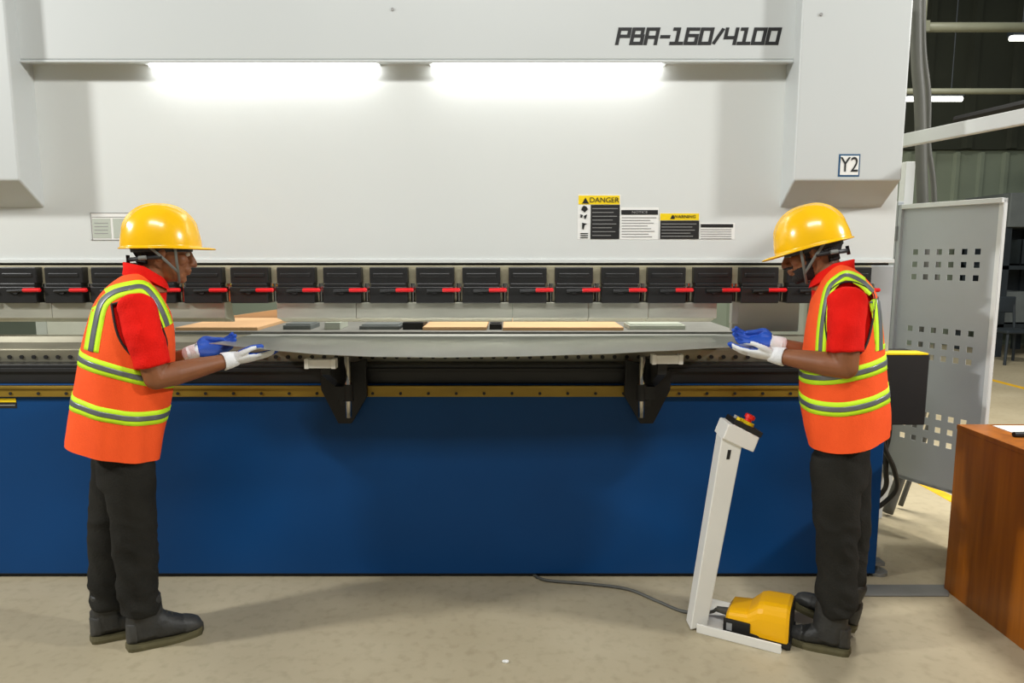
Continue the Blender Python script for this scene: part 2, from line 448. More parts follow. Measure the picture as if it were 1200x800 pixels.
# front sheet supports
def support(xc, side, dz=0.0):
    """xc: arm centre, side: +1 when the post stands to the right of the arm."""
    plate = [(xc - 0.105, zv(434, 3.1)), (xc + 0.105, zv(421, 3.1)), (xc + 0.105, zv(464, 3.1)), (xc + 0.03, zv(497, 3.08)), (xc - 0.03, zv(497, 3.08)), (xc - 0.105, zv(456, 3.1))]
    if side < 0: plate = [(2 * xc - p[0], p[1]) for p in plate]
    s = build(MB().prism([(p[0], YT - 0.028, p[1]) for p in plate], (0, -0.03, 0)), 'sheet_support', 'black_matte', pb, bevel=0.003)
    arm = [(xc - 0.02, 3.10, 1.095), (xc - 0.02, 2.80, 1.095 + dz), (xc - 0.02, 2.80, 1.062), (xc - 0.02, 3.06, 0.95), (xc - 0.02, 3.10, 0.84)]
    build(MB().prism(arm, (0.04, 0, 0)), 'arm', 'black_matte', s, bevel=0.003)
    xh = xc - side * 0.012
    hb = MB().box(xh - 0.062, xh + 0.062, 2.765, 2.80, zv(431.5, 2.765) + dz, zv(421.5, 2.765) + dz)
    hb.box(xh - 0.064, xh - 0.046, 2.760, 2.802, zv(432, 2.765) + dz, zv(420.5, 2.765) + dz).box(xh + 0.046, xh + 0.064, 2.760, 2.802, zv(432, 2.765) + dz, zv(420.5, 2.765) + dz)
    build(hb, 'head_plate', 'stand_white', s, bevel=0.002)
    xp = xc + side * 0.055
    build(MB().cyl((xp, 2.95, 0.845), (xp, 2.95, 1.118), 0.0135, 18), 'post', 'chrome', s, smooth=True)
    build(MB().cyl((xp, 2.95, zv(469, 2.95)), (xp, 2.95, zv(450, 2.95)), 0.024, 16).box(min(xp, xc), max(xp, xc), 2.93, 2.97, zv(467, 2.95), zv(452, 2.95)), 'collar', 'black_matte', s)
support(-0.775, 1)
support(0.625, -1, 0.018)
# stickers and signs on the machine
def decal(parent, name, u0, v0, u1, v1, Y, material, off=0.0015, th=0.0012):
    uc, vc = (u0 + u1) / 2, (v0 + v1) / 2
    return build(MB().box(xu(u0, vc, Y), xu(u1, vc, Y), Y - off - th, Y - off, zv(v1, Y), zv(v0, Y)), name, material, parent)
ds = decal(pb, 'danger_sign', 677, 228, 727, 280.5, YR, 'sign_white', 0.0)
decal(ds, 'header', 678, 229, 726, 239.5, YR, 'sign_yellow')
decal(ds, 'text_block', 692, 240, 726, 280, YR, 'sign_black')
def tri(u, v, h, Y, parent, material='sign_black', off=0.003):
    a, b, c = P(u, v - h / 2, Y), P(u - h * 0.58, v + h / 2, Y), P(u + h * 0.58, v + h / 2, Y)
    build(MB().prism([(q.x, Y - off - 0.001, q.z) for q in (a, b, c)], (0, 0.001, 0)), 'warning_triangle', material, parent)
tri(686, 235, 7, YR, ds)
pp = P(708, 234.6, YR); place_text('lettering', 'DANGER', 0.033, (pp.x, YR - 0.004, pp.z), 'sign_black', ds, 1.05)
for k in range(8):
    decal(ds, 'text_line', 694, 244 + k * 4.5, 724 - (k * 5 % 9), 244.7 + k * 4.5, YR, 'sign_grey', 0.003, 0.0005)
# small hazard pictograms: figure, hand, press shapes
def picto(poly, parent):
    build(MB().prism([(xu(u, v, YR), YR - 0.004, zv(v, YR)) for u, v in poly], (0, 0.001, 0)), 'pictogram', 'sign_black', parent)
picto([(684, 241), (687, 242), (689, 245), (687, 247), (685, 249), (683, 247), (681, 246), (682, 243)], ds)
picto([(680, 251), (683, 252), (682, 255), (680, 255)], ds); picto([(684, 253), (688, 251), (687, 255), (685, 257)], ds)
picto([(682, 261), (688, 262), (685, 264), (684, 269), (682, 268)], ds)
for r in range(3): picto([(680, 273 + r * 2.4), (689, 273 + r * 2.4), (689, 274 + r * 2.4), (680, 274 + r * 2.4)], ds)
s2 = decal(pb, 'notice_sign', 727, 243, 771.5, 280.5, YR, 'sign_white', 0.0)
decal(s2, 'header', 728, 246, 771, 251.5, YR, 'sign_black')
pp = P(749.5, 248.8, YR); place_text('lettering', 'NOTICE', 0.017, (pp.x, YR - 0.004, pp.z), 'sign_grey', s2, 1.2)
for k in range(8):
    decal(s2, 'text_line', 728.5, 254.5 + k * 3.2, 769 - (k * 7 % 11), 255.5 + k * 3.2, YR, 'sign_grey')
s3 = decal(pb, 'warning_sign', 773, 249.5, 819.5, 280.5, YR, 'sign_white', 0.0)
decal(s3, 'header', 773.5, 250, 819, 258, YR, 'sign_yellow')
decal(s3, 'text_block', 773.5, 258.5, 819, 280, YR, 'sign_black')
tri(788, 254, 5, YR, s3)
pp = P(802, 254, YR); place_text('lettering', 'WARNING', 0.020, (pp.x, YR - 0.004, pp.z), 'sign_black', s3, 1.1)
for k in range(5):
    decal(s3, 'text_line', 775, 262 + k * 3.6, 816 - (k * 5 % 8), 262.7 + k * 3.6, YR, 'sign_grey', 0.003, 0.0005)
s4 = decal(pb, 'notice_sign', 820.5, 261, 861, 280.5, YR, 'sign_white', 0.0)
decal(s4, 'header', 821, 262.5, 859, 266.5, YR, 'sign_black')
for k in range(5):
    decal(s4, 'text_line', 821, 268.5 + k * 2.6, 857, 269.5 + k * 2.6, YR, 'sign_grey')
# name plate
npl = decal(pb, 'name_plate', 107, 249, 158, 281.5, YR, 'sign_white', 0.0)
for (a, b, c, d) in ((107, 249, 158, 249.9), (107, 280.6, 158, 281.5), (107, 249, 107.9, 281.5), (108, 254, 158, 254.6)):
    decal(npl, 'plate_border', a, b, c, d, YR, 'sign_grey')
decal(npl, 'plate_field', 109, 256, 130, 279, YR, 'plate_grey'); decal(npl, 'plate_field', 133, 256, 156, 279, YR, 'plate_grey')
for k in range(4): decal(npl, 'text_line', 111, 261 + k * 4, 127, 262 + k * 4, YR, 'sign_grey', 0.003, 0.0005)
# Y2 plate
yp = decal(pb, 'axis_plate', 982.5, 180.5, 1007.5, 207, YC, 'sign_blue', 0.0)
decal(yp, 'plate_face', 984.5, 182.5, 1006, 205, YC, 'sign_white')
pp = P(995, 193.7, YC); place_text('lettering', 'Y2', 0.092, (pp.x, YC - 0.004, pp.z), 'sign_black', yp, 0.82)
# sticker on the blue table
sk = decal(pb, 'table_sticker', -22, 466, 19.5, 478, YT, 'sign_black', 0.0)
decal(sk, 'header', -21, 466.5, 19, 471, YT, 'sign_yellow'); decal(sk, 'text_line', -21, 474, 18, 475, YT, 'sign_grey')
# model lettering, squared slanted strokes
GLY = {'P': [(0, 0, 0, 6), (0, 6, 4, 6), (4, 6, 4, 3), (0, 3, 4, 3)],
       'B': [(0, 0, 0, 6), (0, 6, 3.6, 6), (3.6, 6, 3.6, 3.2), (0, 3.1, 4, 3.1), (4, 3.1, 4, 0), (0, 0, 4, 0)],
       'A': [(0, 0, 0, 6), (0, 6, 4, 6), (4, 6, 4, 0), (0, 2.6, 4, 2.6)],
       '-': [(0.4, 2.8, 3, 2.8)],
       '1': [(0.4, 6, 2, 6), (2, 6, 2, 0), (0, 0, 4, 0)],
       '6': [(0, 0, 0, 6), (0, 6, 4, 6), (0, 3.3, 4, 3.3), (4, 3.3, 4, 0), (0, 0, 4, 0)],
       '0': [(0, 0, 0, 6), (0, 6, 4, 6), (4, 6, 4, 0), (0, 0, 4, 0)],
       '/': [(0, 0, 2.6, 6)],
       '4': [(0, 6, 0, 2.4), (0, 2.4, 4, 2.4), (4, 6, 4, 0)]}
def model_text(s):
    zb_, zt = zv(52.5, YH), zv(32.5, YH); x0, x1 = xu(721, 45, YH), xu(916, 40, YH)
    adv = {'-': 4.6, '/': 4.2}
    tot = sum(adv.get(c, 5.6) for c in s) - 1.6
    kz = (zt - zb_) / 7.2; slant = 0.20 * (zt - zb_)
    kx = (x1 - x0 - slant) / (tot + 1.2); th = 0.70
    mb = MB(); cx = 0.6
    for c in s:
        for (a, b, d, e) in GLY[c]:
            p, q = Vector((a, b)), Vector((d, e)); dd = (q - p).normalized(); nn = Vector((-dd.y, dd.x))
            pad = th if (dd.x == 0 or dd.y == 0) else 0.3
            loop = [p - dd * pad - nn * th, q + dd * pad - nn * th, q + dd * pad + nn * th, p - dd * pad + nn * th]
            pts = []
            for w in loop:
                zz = (w.y + 0.6) * kz
                pts.append((x0 + (cx + w.x) * kx + slant * zz / (zt - zb_), YH - 0.0012 - random.random() * 0.0004, zb_ + zz))
            mb.prism(pts, (0, 0.0012, 0))
        cx += adv.get(c, 5.6)
    build(mb, 'model_lettering', 'sign_black', hood)
model_text('PBA-160/4100')
# levelling foot and side junction box
p = G(1022, 684)
build(MB().cyl((1.80, 3.2, 0.0), (1.80, 3.2, 0.018), 0.045, 20).cyl((1.80, 3.2, 0.018), (1.80, 3.2, 0.06), 0.012, 12).box(1.755, 1.82, 3.17, 3.23, 0.05, 0.07), 'levelling_foot', 'foot_metal', pb, bevel=0.002)
jx0, jx1, jy = xu(1040, 455, 3.36), xu(1087, 455, 3.36), 3.36
jb = build(MB().box(jx0 - 0.05, jx1, jy, jy + 0.22, zv(498, jy), zv(415, jy)), 'junction_box', 'black_matte', pb, bevel=0.006)
build(MB().box(jx0 - 0.02, jx1 - 0.01, jy - 0.003, jy + 0.1, zv(415.5, jy), zv(413.8, jy)), 'yellow_tape', 'sign_yellow', jb)
build(MB().box(XR - 0.002, jx0, jy + 0.02, jy + 0.18, 0.99, 1.05), 'box_bracket', 'black_steel', jb)
for k, (dx, bend) in enumerate(((0.0, 0.05), (0.03, 0.0), (0.06, -0.04))):
    q0 = Vector((jx0 + 0.04 + dx, jy + 0.08 + 0.03 * k, zv(497, jy)))
    pts = spline([q0, q0 + Vector((0.0, 0.0, -0.12)), Vector((2.0 + bend * 0.7, 3.52 + .02 * k, 0.42)), Vector((2.04 + bend, 3.6 + .02 * k, 0.27)), Vector((1.95 + bend, 3.72 + .02 * k, 0.10)), Vector((1.86, 3.86 + .04 * k, 0.014)), Vector((1.80, 4.1 + 0.05 * k, 0.014))], 8)
    build(MB().tube(pts, 0.013, 10), 'cable', 'cable_black', jb, smooth=True)

# ================================================================ SHEET
def make_sheet():
    prof = [(245, 402), (290, 406.5), (330, 411), (380, 415), (440, 417.5), (520, 418.3), (600, 417.3), (700, 414.5), (780, 410.5), (830, 407.5), (890, 404.5)]
    YF = 2.71; YB = 3.345; zbk = 1.170
    n = 60; m = 8; th = 0.0022
    front = []
    xs = [xu(u, v, YF) for u, v in prof]; zs = [zv(v, YF) for u, v in prof]
    def interp(x):
        if x <= xs[0]: return zs[0]
        for i in range(len(xs) - 1):
            if x <= xs[i + 1]:
                t = (x - xs[i]) / (xs[i + 1] - xs[i]); t2 = t * t * (3 - 2 * t) * 0.4 + t * 0.6
                return zs[i] + (zs[i + 1] - zs[i]) * t2
        return zs[-1]
    xbl, xbr = xs[0] - 0.07, xs[-1] + 0.13
    top = []
    for i in range(n + 1):
        s = i / n; row = []
        xf = xs[0] + (xs[-1] - xs[0]) * s; xb_ = xbl + (xbr - xbl) * s; zf_ = interp(xf)
        for j in range(m + 1):
            t = j / m
            row.append(Vector((xf + (xb_ - xf) * t, YF + (YB - YF) * t, zf_ + (zbk - zf_) * (t ** 0.8))))
        top.append(row)
    mb = MB(); W = m + 1
    vs = [p for r in top for p in r] + [p - Vector((0, 0, th)) for r in top for p in r]
    o = (n + 1) * W; fs = []
    for i in range(n):
        for j in range(m):
            a, b, c, d = i * W + j, (i + 1) * W + j, (i + 1) * W + j + 1, i * W + j + 1
            fs.append((a, b, c, d)); fs.append((o + d, o + c, o + b, o + a))
    for i in range(n):
        fs.append((i * W, o + i * W, o + (i + 1) * W, (i + 1) * W))
        fs.append((i * W + m, (i + 1) * W + m, o + (i + 1) * W + m, o + i * W + m))
    for j in range(m):
        fs.append((j, j + 1, o + j + 1, o + j))
        fs.append((n * W + j, o + n * W + j, o + n * W + j + 1, n * W + j + 1))
    mb.add(vs, fs)
    ob = build(mb, 'metal_sheet', 'sheet_steel', smooth=True)
    e = ob.modifiers.new('split', 'EDGE_SPLIT'); e.split_angle = math.radians(40)
    return tag(ob, 'long thin bare steel sheet held by both workers over the press brake die', 'sheet metal')
make_sheet()

# ================================================================ FOOT PEDAL STAND
def make_pedal():
    b0, b1 = G(822, 742), G(915, 766)
    r = thing('foot_pedal_stand', (b0.x, b0.y, 0), 'white foot pedal stand with yellow pedal and red emergency stop button', 'foot pedal')
    ax = (b1 - b0).normalized(); ay = Vector((-ax.y, ax.x, 0)); Lx = (b1 - b0).length
    F = Matrix(((ax.x, ay.x, 0, b0.x), (ax.y, ay.y, 0, b0.y), (0, 0, 1, 0), (0, 0, 0, 1)))
    base = MB().box(-0.02, Lx, -0.0, 0.24, 0.0, 0.006, F).box(-0.02, Lx, -0.004, 0.004, 0.0, 0.038, F).box(-0.02, Lx, 0.236, 0.244, 0.0, 0.038, F)
    build(base, 'base_plate', 'stand_white', r, bevel=0.002)
    # post, leaning, folded channel
    yp_ = b0.y + 0.02
    bl, br = P(809, 742, yp_), P(831, 722, yp_)
    tl, tr = P(846, 512, yp_), P(871, 516, yp_)
    tl2 = P(852, 494, yp_)
    prof = [Vector((bl.x, yp_, 0.004)), Vector((br.x - 0.004, yp_, 0.02)), Vector((br.x, yp_, br.z)), tr, tl]
    build(MB().prism(prof, (0, 0.075, 0)), 'post', 'stand_white', r, bevel=0.004)
    sl = [P(853, 527, yp_), P(857, 527, yp_), P(855, 538, yp_), P(851, 538, yp_)]
    build(MB().prism([(q.x, yp_ - 0.001, q.z) for q in sl], (0, 0.003, 0)), 'slot', 'sign_black', r)
    # head box
    hp = [P(846, 513, yp_), P(853, 496, yp_), P(860, 497, yp_), P(889, 512, yp_), P(882, 529, yp_), P(865, 522, yp_)]
    hp = [Vector((q.x, yp_ - 0.012, q.z)) for q in hp]
    hd = build(MB().prism(hp, (0, 0.12, 0)), 'control_head', 'stand_white', r, bevel=0.004)
    fa, fb = P(858, 496.5, yp_), P(889.5, 512, yp_)
    d = (fb - fa); d.y = 0; ln = d.length; d.normalize(); nrm = Vector((-d.z, 0, d.x)); nrm = nrm if nrm.z > 0 else -nrm
    H = Matrix(((d.x, 0, nrm.x, fa.x), (0, 1, 0, yp_), (d.z, 0, nrm.z, fa.z), (0, 0, 0, 1)))
    build(MB().box(0.002, ln + 0.006, -0.006, 0.10, 0.0, 0.022, H), 'button_panel', 'sign_black', r, bevel=0.002)
    es = build(MB().cyl(H @ Vector((ln * 0.60, 0.055, 0.022)), H @ Vector((ln * 0.60, 0.055, 0.034)), 0.030, 24), 'emergency_stop', 'sign_yellow', r)
    build(MB().tube([H @ Vector((ln * 0.60, 0.055, z)) for z in (0.034, 0.044, 0.046, 0.060, 0.064)], [0.014, 0.014, 0.021, 0.021, 0.014], 24), 'stop_button', 'button_red', es)
    for i, (t, mm) in enumerate(((0.22, 'sign_yellow'), (0.25, 'sign_grey'))):
        build(MB().cyl(H @ Vector((ln * t, 0.028 + 0.045 * i, 0.022)), H @ Vector((ln * t, 0.028 + 0.045 * i, 0.034)), 0.010, 14), 'push_button', mm, r)
    # pedal: yellow hood with a low nose and a tall arched hood
    def sec(x, hw, h, z0=0.03, y0=0.125):
        pts = []
        for k in range(13):
            t = PI * k / 12; cx, sz = math.cos(t), math.sin(t)
            pts.append(F @ Vector((x, y0 + hw * (abs(cx) ** 0.5) * (1 if cx > 0 else -1), z0 + (h - z0) * (sz ** 0.45))))
        return [F @ Vector((x, y0 + hw, z0))] + pts + [F @ Vector((x, y0 - hw, z0))]
    L0, L1 = 0.085, 0.33
    rings = [sec(L0, 0.075, 0.085), sec(L0 + 0.012, 0.088, 0.105), sec(L0 + 0.085, 0.09, 0.115), sec(L0 + 0.125, 0.094, 0.158), sec(L0 + 0.145, 0.096, 0.166), sec(L1 - 0.012, 0.098, 0.172), sec(L1, 0.094, 0.166)]
    build(MB().loft(rings), 'pedal_hood', 'pedal_yellow', r, smooth=False, bevel=0.003)
    build(MB().box(L0 - 0.005, L0 + 0.10, 0.028, 0.04, 0.012, 0.075, F), 'pedal_side', 'sign_black', r, bevel=0.003)
    build(MB().box(L0, L1 + 0.01, 0.03, 0.22, 0.006, 0.036, F), 'pedal_base', 'sign_black', r, bevel=0.003)
    build(MB().box(L0 + 0.008, L0 + 0.03, 0.026, 0.03, 0.03, 0.06, F), 'pedal_label', 'sign_grey', r)
    build(MB().box(L1 - 0.001, L1 + 0.004, 0.045, 0.205, 0.036, 0.145, F), 'pedal_opening', 'black_matte', r)
    build(MB().tube([F @ Vector((L0, 0.12, 0.06)), F @ Vector((L0 - 0.05, 0.12, 0.06))], [0.018, 0.012], 14), 'cable_gland', 'cable_grey', r)
    c = [F @ Vector((L0 - 0.05, 0.12, 0.06)), F @ Vector((L0 - 0.085, 0.13, 0.03)), G(800, 716, 0.008), G(770, 704, 0.008), G(735, 690, 0.008), G(690, 684, 0.008), G(640, 679.5, 0.008), Vector((0.1, 3.18, 0.008))]
    build(MB().tube(spline(c, 8), 0.007, 8), 'cable', 'cable_grey', r, smooth=True)
make_pedal()

# ================================================================ GUARD DOOR (perforated), RAILS
def make_guard():
    A = P(1045, 400, 3.9); B = P(1163, 400, 3.42)
    a = Vector((A.x, A.y, 0)); b = Vector((B.x, B.y, 0)); ax = (b - a).normalized(); W = (b - a).length
    z0, z1 = zv(557, 3.85), zv(240, 3.9)
    r = thing('guard_door', (a.x, a.y, 0), 'grey perforated sheet metal guard door with pale edge, standing open', 'guard door')
    ay = Vector((-ax.y, ax.x, 0))
    F = Matrix(((ax.x, ay.x, 0, a.x), (ax.y, ay.y, 0, a.y), (0, 0, 1, 0), (0, 0, 0, 1)))
    # hole grid
    hs = 0.030
    xs_ = [0, W]; cols = [W * (0.19 + 0.122 * k) for k in range(6)]
    rows = [zv(v, 3.65) for v in (295, 310, 325, 388, 406, 420, 488, 503, 518)]
    for c in cols: xs_ += [c - hs / 2, c + hs / 2]
    zs_ = [z0, z1]
    for q in rows: zs_ += [q - hs / 2, q + hs / 2]
    xs_ = sorted(xs_); zs_ = sorted(zs_)
    holes = set()
    for i in range(len(xs_) - 1):
        for j in range(len(zs_) - 1):
            cx, cz = (xs_[i] + xs_[i + 1]) / 2, (zs_[j] + zs_[j + 1]) / 2
            if any(abs(cx - c) < 1e-4 for c in cols) and any(abs(cz - q) < 1e-4 for q in rows): holes.add((i, j))
    mb = MB(); th = 0.003
    nx, nz = len(xs_), len(zs_)
    vs = [F @ Vector((x, y, z)) for y in (0, th) for x in xs_ for z in zs_]
    idx = lambda y, i, j: y * nx * nz + i * nz + j
    fs = []
    solid = lambda i, j: 0 <= i < nx - 1 and 0 <= j < nz - 1 and (i, j) not in holes
    for i in range(nx - 1):
        for j in range(nz - 1):
            if not solid(i, j): continue
            fs.append((idx(0, i, j), idx(0, i + 1, j), idx(0, i + 1, j + 1), idx(0, i, j + 1)))
            fs.append((idx(1, i, j), idx(1, i, j + 1), idx(1, i + 1, j + 1), idx(1, i + 1, j)))
            for (di, dj, e0, e1) in ((-1, 0, (i, j), (i, j + 1)), (1, 0, (i + 1, j), (i + 1, j + 1)), (0, -1, (i, j), (i + 1, j)), (0, 1, (i, j + 1), (i + 1, j + 1))):
                if not solid(i + di, j + dj):
                    fs.append((idx(0, *e0), idx(0, *e1), idx(1, *e1), idx(1, *e0)))
    mb.add(vs, fs); build(mb, 'perforated_sheet', 'panel_grey', r)
    build(MB().box(W - 0.022, W, -0.004, 0.03, z0, z1, F), 'edge_flange', 'panel_edge', r, bevel=0.002)
    build(MB().box(0, 0.02, -0.022, 0.03, z0 + 0.02, z1, F), 'edge_flange', 'panel_grey', r, bevel=0.002)
    build(MB().box(0, W, -0.022, 0.03, z1 - 0.025, z1, F), 'edge_flange', 'panel_edge', r, bevel=0.002)
    build(MB().box(0, W, 0.0, 0.03, z0, z0 + 0.02, F), 'edge_flange', 'panel_grey', r, bevel=0.002)
    # hinge post at the machine side, standing on the floor
    build(MB().box(-0.045, -0.004, -0.02, 0.03, 0.0, z1 + 0.02, F), 'hinge_post', 'panel_grey', r, bevel=0.003)
    for z in (z0 + 0.2, z1 - 0.2):
        build(MB().cyl(F @ Vector((-0.002, -0.024, z)), F @ Vector((-0.002, -0.024, z + 0.08)), 0.010, 12), 'hinge', 'foot_metal', r)
make_guard()
def make_rail():
    a = P(1052, 166.5, 3.62); b = P(1200, 136.5, 2.98)
    d = (b - a).normalized(); a2 = a - d * 0.3; b2 = b + d * 1.5; b2.z = a2.z = (a.z + b.z) / 2
    r = thing('guard_rail', (b2.x, b2.y, 0), 'white square guard rail sloping off the cylinder cover', 'rail')
    rm_ = MB().tube([a2, b2], [(0.020, 0.036)] * 2, 4, up=(0.7, 0.7, 0))
    # square tube: box aligned to direction
    ax = (b2 - a2).normalized(); ay = Vector((0, 0, 1)).cross(ax).normalized(); az = ax.cross(ay); Ln = (b2 - a2).length
    F = Matrix(((ax.x, ay.x, az.x, a2.x), (ax.y, ay.y, az.y, a2.y), (ax.z, ay.z, az.z, a2.z), (0, 0, 0, 1)))
    build(MB().box(0, Ln, -0.02, 0.02, -0.032, 0.032, F), 'rail_bar', 'rail_white', r, bevel=0.004)
    build(MB().box(b2.x - 0.03, b2.x + 0.03, b2.y - 0.03, b2.y + 0.03, 0, b2.z - 0.032), 'rail_post', 'rail_white', r, bevel=0.004)
make_rail()
# conduit bundle beside the frame
for k, (pts, rad, lab) in enumerate((
        ([(1074, -60), (1074, 60), (1078, 120), (1080, 200), (1083, 300), (1083, 420)], 0.030, 'thick grey hose hanging beside the press brake frame'),
        ([(1082, -60), (1082, 50), (1088, 110), (1088, 170), (1095, 235), (1097, 420)], 0.015, 'thin pale cable with a bend hanging beside the thick grey hose'),)):
    Yc = 3.95 + 0.12 * k
    q = [P(u, v, Yc) for u, v in pts]; q.append(Vector((q[-1].x, Yc, 0.6))); q.append(Vector((q[-1].x - 0.15, Yc, 0.02)))
    tag(build(MB().tube(spline(q, 6), rad, 12), 'hanging_hose' if k == 0 else 'hanging_cable', 'cable_grey', smooth=True), lab, 'hose' if k == 0 else 'cable')
ch = build(MB().box(xu(1057, 215, 4.1), xu(1068, 215, 4.1), 4.07, 4.13, 0.0, zv(190, 4.1)), 'guard_post', 'rail_white', bevel=0.003)
tag(ch, 'pale upright guard post between press brake frame and perforated door', 'post')

# ================================================================ BROWN CABINET
def make_cabinet():
    x0, x1 = 2.03, 2.95; y1, y0 = 3.04, 1.9; h = zv(497, 3.04)
    r = thing('wooden_cabinet', (x0, y0, 0), 'brown wood veneer cabinet standing beside the guard door', 'cabinet')
    build(MB().box(x0, x0 + 0.02, y0, y1, 0.0, h - 0.022), 'side_panel', 'wood', r, bevel=0.001)
    build(MB().box(x1 - 0.02, x1, y0, y1, 0.0, h - 0.022), 'side_panel', 'wood', r, bevel=0.001)
    build(MB().box(x0 + 0.02, x1 - 0.02, y1 - 0.02, y1 - 0.002, 0.0, h - 0.022), 'back_panel', 'wood', r)
    build(MB().box(x0 + 0.02, x1 - 0.02, y0 + 0.002, y0 + 0.02, 0.0, h - 0.022), 'front_panel', 'wood', r)
    build(MB().box(x0 - 0.002, x1 + 0.002, y0 - 0.002, y1 + 0.002, h - 0.022, h), 'top_panel', 'wood', r, bevel=0.002)
    return h
cab_h = make_cabinet()
q = G(1193, 503, cab_h)
tag(build(MB().box(q.x - 0.07, q.x + 0.16, q.y - 0.09, q.y + 0.06, cab_h, cab_h + 0.003), 'paper_sheet', 'paper'), 'white paper sheet lying on the brown cabinet', 'paper')
q = G(1196, 512, cab_h)
tag(build(MB().tube([(q.x - 0.03, q.y, cab_h + 0.012), (q.x + 0.10, q.y + 0.01, cab_h + 0.012)], [0.011, 0.011], 12), 'marker_pen', 'black_matte', smooth=False), 'black marker pen lying beside paper on the brown cabinet', 'pen')

# ================================================================ BEHIND THE MACHINE
def make_backtable():
    z = 1.045
    r = thing('work_table', (-0.4, 4.7, 0), 'grey work table behind the press brake holding cardboard', 'table')
    build(MB().box(-2.7, 1.55, 4.6, 5.5, z - 0.04, z), 'table_top', 'table_grey', r, bevel=0.003)
    for x in (-2.6, -0.6, 1.45):
        for y in (4.65, 5.42):
            build(MB().box(x - 0.03, x + 0.03, y - 0.03, y + 0.03, 0, z - 0.04), 'leg', 'table_grey', r)
    n = 0
    for (u0, u1, y0, y1, lab) in ((502, 572, 4.68, 5.35, 'short flat cardboard piece on the work table behind press brake'), (590, 722, 4.66, 5.4, 'long flat cardboard piece on the work table behind press brake'),
                                  (232, 322, 4.66, 5.4, 'wide flat cardboard piece near the leaning board on work table')):
        xa, xb = xu(u0, 385, 5.0), xu(u1, 385, 5.0)
        tag(build(MB().box(xa, xb, y0, y1, z, z + 0.022), 'cardboard_piece', 'cardboard', bevel=0.002), lab, 'cardboard', 'cardboard behind the press')
    # tilted tan board in the gap between the punches
    pa, pb_ = P(245, 386, 5.1), P(322, 366, 5.1)
    tag(build(MB().prism([(pa.x, 5.42, z + 0.0), (pb_.x + 0.05, 5.42, z), (pb_.x + 0.05, 5.42, pb_.z + 0.02), (pb_.x, 5.42, pb_.z + 0.01), (pa.x, 5.42, z + 0.03)], (0, 0.02, 0)), 'cardboard_board', 'cardboard'), 'upright cardboard offcut with a sloping top edge on work table', 'cardboard')
    for (u0, u1, mm, nm, lab, h) in ((336, 368, 'rack_grey', 'steel_bar', 'grey steel bar on the work table behind the punches', 0.03), (384, 402, 'plate_grey', 'steel_block', 'pale steel block on the work table behind the punches', 0.05),
                              (424, 470, 'rack_grey', 'steel_plate', 'flat grey steel plate on the work table behind the punches', 0.025), (474, 498, 'black_matte', 'black_block', 'black block lying next to the short cardboard piece', 0.05),
                              (574, 588, 'black_matte', 'black_clip', 'black clip between the two flat cardboard pieces', 0.04), (735, 800, 'plate_grey', 'back_gauge_finger', 'pale steel finger on the work table beyond long cardboard', 0.03)):
        xa, xb = xu(u0, 385, 4.8), xu(u1, 385, 4.8)
        tag(build(MB().box(xa, xb, 4.72, 4.95, z, z + h).box(xa + 0.01, xb - 0.01, 4.75, 4.92, z + h, z + h + 0.008), nm, mm, bevel=0.003), lab, nm.split('_')[-1] if nm != 'back_gauge_finger' else 'finger stop')
make_backtable()

# ================================================================ RIGHT BACKGROUND
def pipe(v, Y, rad, u0, u1, label, mm='pipe_beige'):
    a, b = P(u0, v, Y), P(u1, v, Y)
    r = thing('overhead_pipe', (a.x, a.y, a.z), label, 'pipe')
    build(MB().tube([a, b + (b - a) * 0.6], rad, 14), 'pipe_run', mm, r, smooth=True)
    for t in (0.35, 1.1):
        c = a.lerp(b, t)
        build(MB().cyl(c, c + Vector((0, 0, 0.35)), 0.02, 8).box(c.x - rad * .6, c.x + rad * .6, c.y - rad * 1.1, c.y + rad * 1.1, c.z - rad * 1.1, c.z + rad * 1.1), 'hanger', mm, r)
pipe(32, 8.5, 0.055, 1020, 1200, 'higher pale horizontal pipe with hangers near the shaded upper wall')
pipe(107, 8.5, 0.034, 1020, 1200, 'lower thin pale pipe running above a glowing tube lamp')
def tube_lamp(u0, u1, v, Y, label):
    a, b = P(u0, v, Y), P(u1, v, Y)
    r = thing('tube_lamp', (a.x, a.y, a.z), label, 'lamp')
    build(MB().box(a.x, b.x, Y - 0.06, Y + 0.06, a.z + 0.03, a.z + 0.09), 'lamp_housing', 'rack_dark', r)
    build(MB().tube([a, b], 0.032, 12), 'lamp_tube', 'tube_lamp', r)
    for t in (0.2, 0.8):
        c = a.lerp(b, t); build(MB().cyl(c + Vector((0, 0, .09)), c + Vector((0, 0, 1.5)), 0.008, 6), 'suspension_rod', 'rack_dark', r)
tube_lamp(1062, 1127, 116, 9.5, 'glowing white tube lamp under the lower thin pipe')
tube_lamp(1184, 1250, 45, 9.2, 'glowing white tube lamp hanging just below the higher pipe')
# slanted cable tray
a, b = P(1120, 140, 7.5), P(1215, 118, 6.6)
tag(build(MB().tube([a, b + (b - a) * .5], 0.035, 8), 'cable_tray', 'black_matte'), 'dark slanting cable run above the white guard rail', 'cable')
